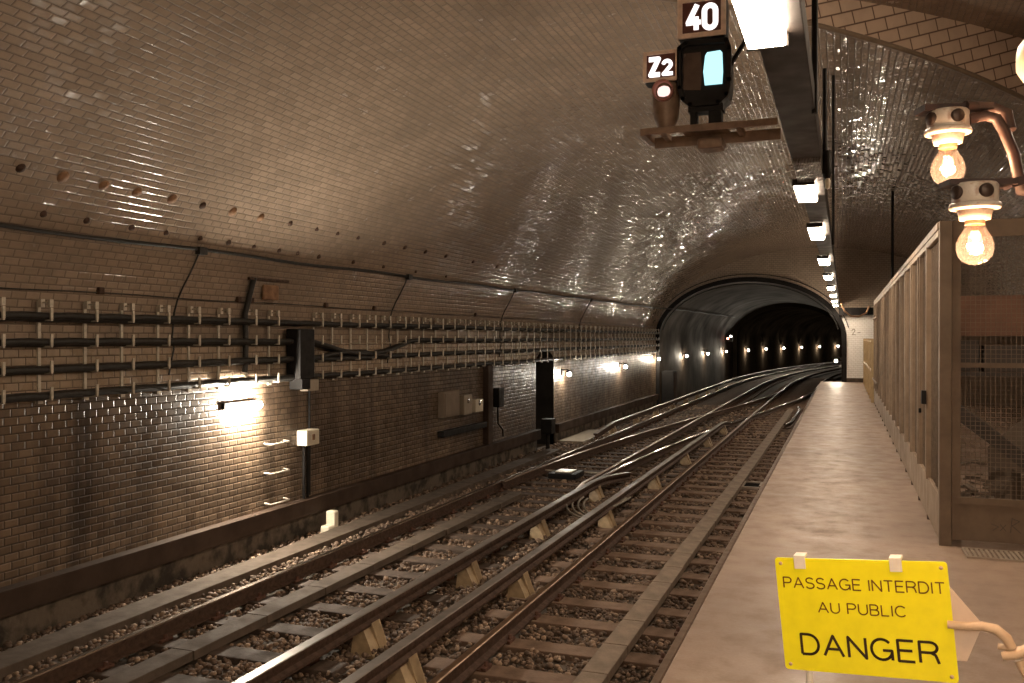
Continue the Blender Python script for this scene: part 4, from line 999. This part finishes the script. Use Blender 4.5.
for cx in (-SW / 2 + 0.058, -SW / 2 + 0.268):
    mb = MB(); mb.box(cx - 0.013, cx + 0.013, -0.0045, -0.001, SH / 2 - 0.024, SH / 2 + 0.007, 0, 0.001); mb.box(cx - 0.013, cx + 0.013, -0.004, 0.03, SH / 2 + 0.0005, SH / 2 + 0.007, 0, 0.001); mb.build('clip', M['white_plastic'], t)
# barrier behind the sign
bx = cen + ey * 0.025
t = thing('barrier_stand', 'white barrier post behind the yellow sign with a pale pointed plate', 'barrier', (0, 0, 0))
mb = MB()
pA = TL + ex * 0.066 + ey * 0.022 - ez * 0.012
mb.tube([(pA.x + 0.015, pA.y, 0.02), (pA.x + 0.01, pA.y, 0.9), pA], 0.0075, 10); mb.build('post', M['white_plastic'], t)
mb = MB(); mb.lathe([(0, 0.05), (0.02, 0.045), (0.13, 0.012), (0.14, 0.0), (0, 0.0)], (pA.x + 0.015, pA.y, 0.001), 24); mb.build('foot', M['white_plastic'], t)
mb = MB(); mb.tube([TL + ex * 0.02 + ey * 0.022 - ez * 0.02, TL + ex * 0.365 + ey * 0.022 - ez * 0.02], 0.006, 8); mb.build('rail', M['white_plastic'], t)
mb = MB()
def sp(u, v, w): return TL + ex * u - ez * v + ey * w
tri = [(0.30, 0.045), (0.371, 0.055), (0.43, 0.138), (0.392, 0.22), (0.30, 0.22)]
q = [sp(u, v, 0.010) for u, v in tri] + [sp(u, v, 0.016) for u, v in tri]; n = len(tri)
mb.add(q, [tuple(range(n)), tuple(range(2 * n - 1, n - 1, -1))] + [(i, n + i, n + (i + 1) % n, (i + 1) % n) for i in range(n)]); mb.build('pointed_plate', M['pale_plate'], t)
t = thing('barrier_chain', 'tan plastic hook and links leading from the yellow sign off to the right', 'chain', (0, 0, 0))
mb = MB(); mb.tube([sp(0.362, 0.136, -0.004), sp(0.40, 0.138, -0.004), sp(0.43, 0.136, -0.002), sp(0.455, 0.142, 0), sp(0.474, 0.160, 0), sp(0.482, 0.180, 0)], [0.0085, 0.009, 0.010, 0.011, 0.011, 0.010], 10); mb.build('hook', M['rope'], t)
mb = MB(); mb.tube([sp(0.462, 0.198, -0.004), sp(0.49, 0.192, -0.004), sp(0.515, 0.178, 0), sp(0.60, 0.160, 0.01), sp(0.75, 0.13, 0.02), (0.95, 2.05, 0.97), (1.17, 1.98, 1.04)], [0.009, 0.010, 0.012, 0.014, 0.014, 0.014, 0.014], 10); mb.tube([sp(0.455, 0.180, 0.006), sp(0.49, 0.186, 0.006), sp(0.515, 0.178, 0.004)], 0.007, 8); mb.build('link', M['rope'], t)
mb = MB(); mb.tube([sp(0.492, 0.205, 0), sp(0.505, 0.24, 0), sp(0.53, 0.30, 0), sp(0.54, 0.40, 0)], 0.009, 8); mb.build('strap', M['rope'], t)

# ------------------------------------------------------------------ wire mesh cage on the platform
CX0, CX1, CY0, CY1, CH = 0.69, 4.6, 7.64, 23.7, 2.50
t = thing('wire_cage', 'long tan wire mesh cage standing along the back of the platform', 'cage', (0, 0, 0))
def wires(mb, a0, a1, z0, z1, pos, axis, pitch, r):
    n = int((a1 - a0) / pitch)
    for i in range(1, n):
        a = a0 + (a1 - a0) * i / n
        if axis == 'X': mb.box(a - r, a + r, pos - r, pos + r, z0, z1)
        else: mb.box(pos - r, pos + r, a - r, a + r, z0, z1)
    n = int((z1 - z0) / pitch)
    for i in range(1, n):
        z = z0 + (z1 - z0) * i / n
        if axis == 'X': mb.box(a0, a1, pos + r, pos + 3 * r, z - r, z + r)
        else: mb.box(pos + r, pos + 3 * r, a0, a1, z - r, z + r)
# front
mb = MB(); mb.box(CX0, CX0 + 0.085, CY0, CY0 + 0.085, 0, CH, 0, 0.004); mb.build('corner_post', M['cage_dark'], t)
fx = [CX0 + 0.09, CX0 + 1.35, CX0 + 2.6, CX1]
for i in range(3):
    a, b = fx[i], fx[i + 1]
    mb = MB(); mb.box(a, a + 0.06, CY0 + 0.02, CY0 + 0.06, 0.12, CH - 0.06); mb.box(b - 0.06, b, CY0 + 0.02, CY0 + 0.06, 0.12, CH - 0.06)
    mb.box(a, b, CY0 + 0.015, CY0 + 0.065, CH - 0.13, CH); mb.box(a, b, CY0 + 0.015, CY0 + 0.06, 0.33, 0.38); mb.box(a, b, CY0 + 0.03, CY0 + 0.06, 1.375, 1.41)
    mb.build('front_frame', M['cage_dark'], t)
    mb = MB(); wires(mb, a + 0.06, b - 0.06, 0.38, CH - 0.13, CY0 + 0.04, 'X', 0.034, 0.0022); mb.build('front_mesh', M['wire'], t)
    mb = MB(); mb.box(a, b, CY0 + 0.025, CY0 + 0.05, 0.05, 0.33, 0, 0.003); mb.build('front_kick_plate', M['cage_dark'], t)
# scribble on the front plate
mb = MB(); zz = 0.19; y0 = CY0 + 0.0235
mb.stroke([(1.05, zz), (1.10, zz - 0.02), (1.06, zz - 0.05)], 0.006, y0 - 0.001, y0 + 0.001); mb.stroke([(1.11, zz - 0.05), (1.15, zz)], 0.006, y0 - 0.001, y0 + 0.001); mb.stroke([(1.11, zz), (1.15, zz - 0.05)], 0.006, y0 - 0.001, y0 + 0.001)
mb.stroke([(1.18, zz - 0.06), (1.19, zz + 0.05), (1.24, zz + 0.03), (1.19, zz - 0.005), (1.25, zz - 0.06)], 0.008, y0 - 0.001, y0 + 0.001)
mb.build('scribble', M['graphite'], t)
# side: posts, mesh panels, kick plates
ny = 16; st = (CY1 - CY0 - 0.085) / ny
for i in range(ny + 1):
    y = CY0 + 0.085 + st * i
    if i > 0:
        mb = MB(); mb.box(CX0 - 0.012, CX0 + 0.04, y - 0.028, y + 0.028, 0.36, CH - 0.10, 0, 0.003); mb.build('post', M['cage_paint'], t)
        mb = MB(); mb.box(CX0 + 0.0, CX0 + 0.05, y - 0.02, y + 0.02, 0.0, 0.04); mb.build('foot', M['rust_dark'], t)
    if i < ny:
        mb = MB(); wires(mb, y + 0.02, y + st - 0.02, 0.38, CH - 0.11, CX0 + 0.03, 'Y', 0.034 if i < 3 else 0.05, 0.0018 if i < 3 else 0.003); mb.build('side_mesh', M['wire'], t)
        mb = MB(); mb.box(CX0 + 0.004, CX0 + 0.03, y + 0.004, y + st - 0.004, 0.035, 0.37, 0, 0.003); mb.build('kick_plate', M['cage_paint'], t)
        if i > 0:
            mb = MB(); mb.box(CX0 + 0.0, CX0 + 0.035, y + 0.06, y + 0.10, 0.37, CH - 0.11); mb.build('stile', M['cage_paint'], t)
            mb = MB(); mb.box(CX0 + 0.0, CX0 + 0.035, y + st - 0.10, y + st - 0.06, 0.37, CH - 0.11); mb.build('stile', M['cage_paint'], t)
mb = MB(); mb.box(CX0 - 0.01, CX0 + 0.06, CY0 + 0.085, CY1, CH - 0.055, CH, 0, 0.004); mb.build('top_rail', M['cage_paint'], t)
mb = MB(); mb.box(CX0 - 0.005, CX0 + 0.05, CY0 + 0.085, CY1, CH - 0.11, CH - 0.06, 0, 0.003); mb.build('upper_rail', M['cage_paint'], t)
mb = MB(); mb.box(CX0 - 0.05, CX0 - 0.012, 8.66, 8.74, 1.02, 1.14, 0, 0.006); mb.lathe([(0.0, -0.02), (0.012, -0.018), (0.012, 0.02)], (CX0 - 0.06, 8.7, 0.96), 8); mb.build('lock', M['black_paint'], t)
mb = MB()
for z in (2.06, 0.62): mb.obox((CX0 - 0.03, 20.8, z), (CX0 - 0.03, 23.6, z), 0.03, 0.03)
mb.build('outer_bar', M['cage_paint'], t)
mb = MB(); mb.box(CX0, CX1, CY1 - 0.04, CY1, 0.0, CH); mb.build('end_panel', M['cage_dark'], t)
# inside the cage
mb = MB(); mb.box(0.95, 4.4, 10.6, 11.15, 1.62, 2.05, 0, 0.01); tag(mb.build('wood_board', M['crate_wood']), 'long reddish brown board lying across inside the cage', 'board')
t = thing('storage_rack', 'dark storage rack inside the cage under the reddish board', 'rack', (1.5, 10.9, 0))
for sx in (-0.5, 1.2, 2.7):
    for sy in (-0.3, 0.3):
        mb = MB(); mb.box(sx - 0.025, sx + 0.025, sy - 0.025, sy + 0.025, 0, 1.62); mb.build('leg', M['black_paint'], t)
mb = MB(); mb.box(-0.55, 2.75, -0.34, 0.34, 1.20, 1.24); mb.build('shelf', M['dark_card'], t)
for k, (x, w, h, lab) in enumerate(((1.18, 0.32, 0.34, 'dark box at the left end of the rack inside the cage'), (1.60, 0.42, 0.28, 'dark box in the middle of the rack inside the cage'), (2.2, 0.5, 0.36, 'widest dark box on the rack inside the cage'))):
    mb = MB(); mb.box(x - w / 2, x + w / 2, 10.65, 11.1, 1.241, 1.241 + h, 0, 0.01); tag(mb.build('storage_box', M['dark_card']), lab, 'box')
mb = MB(); mb.obox((0.86, 8.9, 1.02), (2.1, 8.6, 0.03), 0.05, 0.12); tag(mb.build('leaning_plank', M['dark_card']), 'dark plank leaning diagonally behind the front mesh of the cage', 'plank')
mb = MB(); mb.add([(1.3, 9.6, 0.0), (2.6, 9.6, 0.0), (2.7, 9.75, 1.1), (1.75, 9.8, 0.95), (1.3, 9.7, 0.55), (1.3, 9.62, 0.0), (2.6, 9.63, 0.0), (2.7, 9.78, 1.1), (1.75, 9.83, 0.95), (1.3, 9.73, 0.55)],
                  [(0, 1, 2, 3, 4), (9, 8, 7, 6, 5), (0, 5, 6, 1), (1, 6, 7, 2), (2, 7, 8, 3), (3, 8, 9, 4), (4, 9, 5, 0)]); tag(mb.build('card_sheet', M['grey_card']), 'grey torn sheet leaning inside the cage', 'sheet')
r = random.Random(5); mb = MB()
for k in range(260):
    x, y = r.uniform(0.85, 3.0), r.uniform(8.0, 10.4); s = r.uniform(0.03, 0.09); z = 0.0 + max(0, 0.45 - 0.25 * abs(x - 1.2) - 0.18 * abs(y - 9.6)) * r.random()
    a = r.uniform(0, 6); v = Vector((math.cos(a), math.sin(a), r.uniform(-.3, .3))) * s
    mb.obox(Vector((x, y, z + 0.03)) - v, Vector((x, y, z + 0.03)) + v, s * 0.9, s * 0.3)
tag(mb.build('rubble_heap', M['grey_card']), 'heap of crumpled paper and rubble on the floor inside the cage', 'rubble', kind='stuff')
t = thing('floor_grate', 'pale metal grate on the floor in front of the cage', 'grate', (1.10, 7.40, 0.001))
mb = MB()
for k in range(16): mb.box(-0.24 + 0.033 * k, -0.222 + 0.033 * k, -0.12, 0.16, 0.0, 0.012)
mb.build('bars', M['grate'], t)
mb = MB(); mb.box(-0.26, 0.29, -0.135, -0.12, 0, 0.014); mb.box(-0.26, 0.29, 0.16, 0.175, 0, 0.014); mb.box(-0.26, -0.245, -0.12, 0.16, 0, 0.014); mb.box(0.275, 0.29, -0.12, 0.16, 0, 0.014); mb.build('frame', M['grate'], t)
# low board gate between the cage and the end wall
t = thing('board_fence', 'low yellowish board fence between the cage and the white end wall', 'fence', (CX0 - 0.02, 0, 0))
yy = ys(24.0, 33.6, 1.6)
for a in yy:
    mb = MB(); mb.box(-0.04, 0.03, a - 0.03, a + 0.03, 0, 1.58); mb.build('post', M['gate_wood'], t)
for a, b in zip(yy[:-1], yy[1:]):
    mb = MB()
    for k in range(9): c = a + 0.06 + (b - a - 0.12) * k / 9; mb.box(-0.01, 0.01, c, c + 0.10, 0.06, 1.50)
    mb.build('boards', M['gate_wood'], t)
mb = MB(); mb.box(-0.03, 0.02, 24.0, 33.6, 1.50, 1.55); mb.box(-0.03, -0.012, 24.0, 33.6, 0.75, 0.81); mb.build('rail', M['gate_wood'], t)

# pieces of a part sit under that part (the parts are at their thing's origin, so nothing moves)
NEST = {'warning_sign': {'plate': ('lettering', 'rivet')}, 'number_sign': {'face': ('digit',)}, 'letter_sign': {'face': ('letter', 'digit')},
        'wall_meter': {'case': ('dial',)}, 'switch_box': {'case': ('symbol',)}, 'bare_bulb_lamp': {'base': ('dark_plug',), 'glass': ('stem', 'filament')},
        'signal_lamp': {'hood': ('lens',)}, 'signal_box': {'case': ('rim', 'lit_panel', 'unlit_panel')}, 'wire_cage': {'front_kick_plate': ('scribble',)},
        'point_machine': {'housing': ('cover_plate',)}, 'tunnel_signal': {'case': ('lens',)}, 'cable_bracket': {'upright': ('top_clip',)}}
stem = lambda o: o.name.split('.')[0]
for root in [o for o in scn.objects if o.parent is None and stem(o) in NEST]:
    kids = list(root.children)
    for pn, cs in NEST[stem(root)].items():
        par = [k for k in kids if stem(k) == pn][0]
        for k in kids:
            if stem(k) in cs: k.parent = par

# ------------------------------------------------------------------ lights that exist in the room, camera, view
for nm, p, e in (('lower_bulb_light', B2, 8.5), ('upper_bulb_light', B1, 7.5)):
    ld = bpy.data.lights.new(nm, 'POINT'); ld.energy = e; ld.color = (1.0, 0.68, 0.42); ld.shadow_soft_size = 0.015
    lo = link(bpy.data.objects.new(nm, ld)); lo.location = p
w = bpy.data.worlds.new('world'); scn.world = w; w.use_nodes = True
bg = w.node_tree.nodes.get('Background') or w.node_tree.nodes.new('ShaderNodeBackground')
bg.inputs[0].default_value = (0, 0, 0, 1); bg.inputs[1].default_value = 0.0
cam = bpy.data.cameras.new('camera'); co = link(bpy.data.objects.new('camera', cam))
cam.sensor_width = 36.0; cam.lens = 36.0 * 900 / 1024; cam.clip_start = 0.05; cam.clip_end = 400
co.location = (0, 0, 1.6); co.rotation_euler = (math.radians(90 - 0.22), 0, math.atan(332 / 900))
scn.camera = co
vs = scn.view_settings; vs.view_transform = 'Standard'; vs.look = 'None'; vs.exposure = 1.0; vs.gamma = 1.0; vs.use_curve_mapping = False
scn.cycles.use_denoising = True
scn.cycles.max_bounces = 8; scn.cycles.diffuse_bounces = 5; scn.cycles.glossy_bounces = 4; scn.cycles.transparent_max_bounces = 12
scn.cycles.sample_clamp_indirect = 6.0
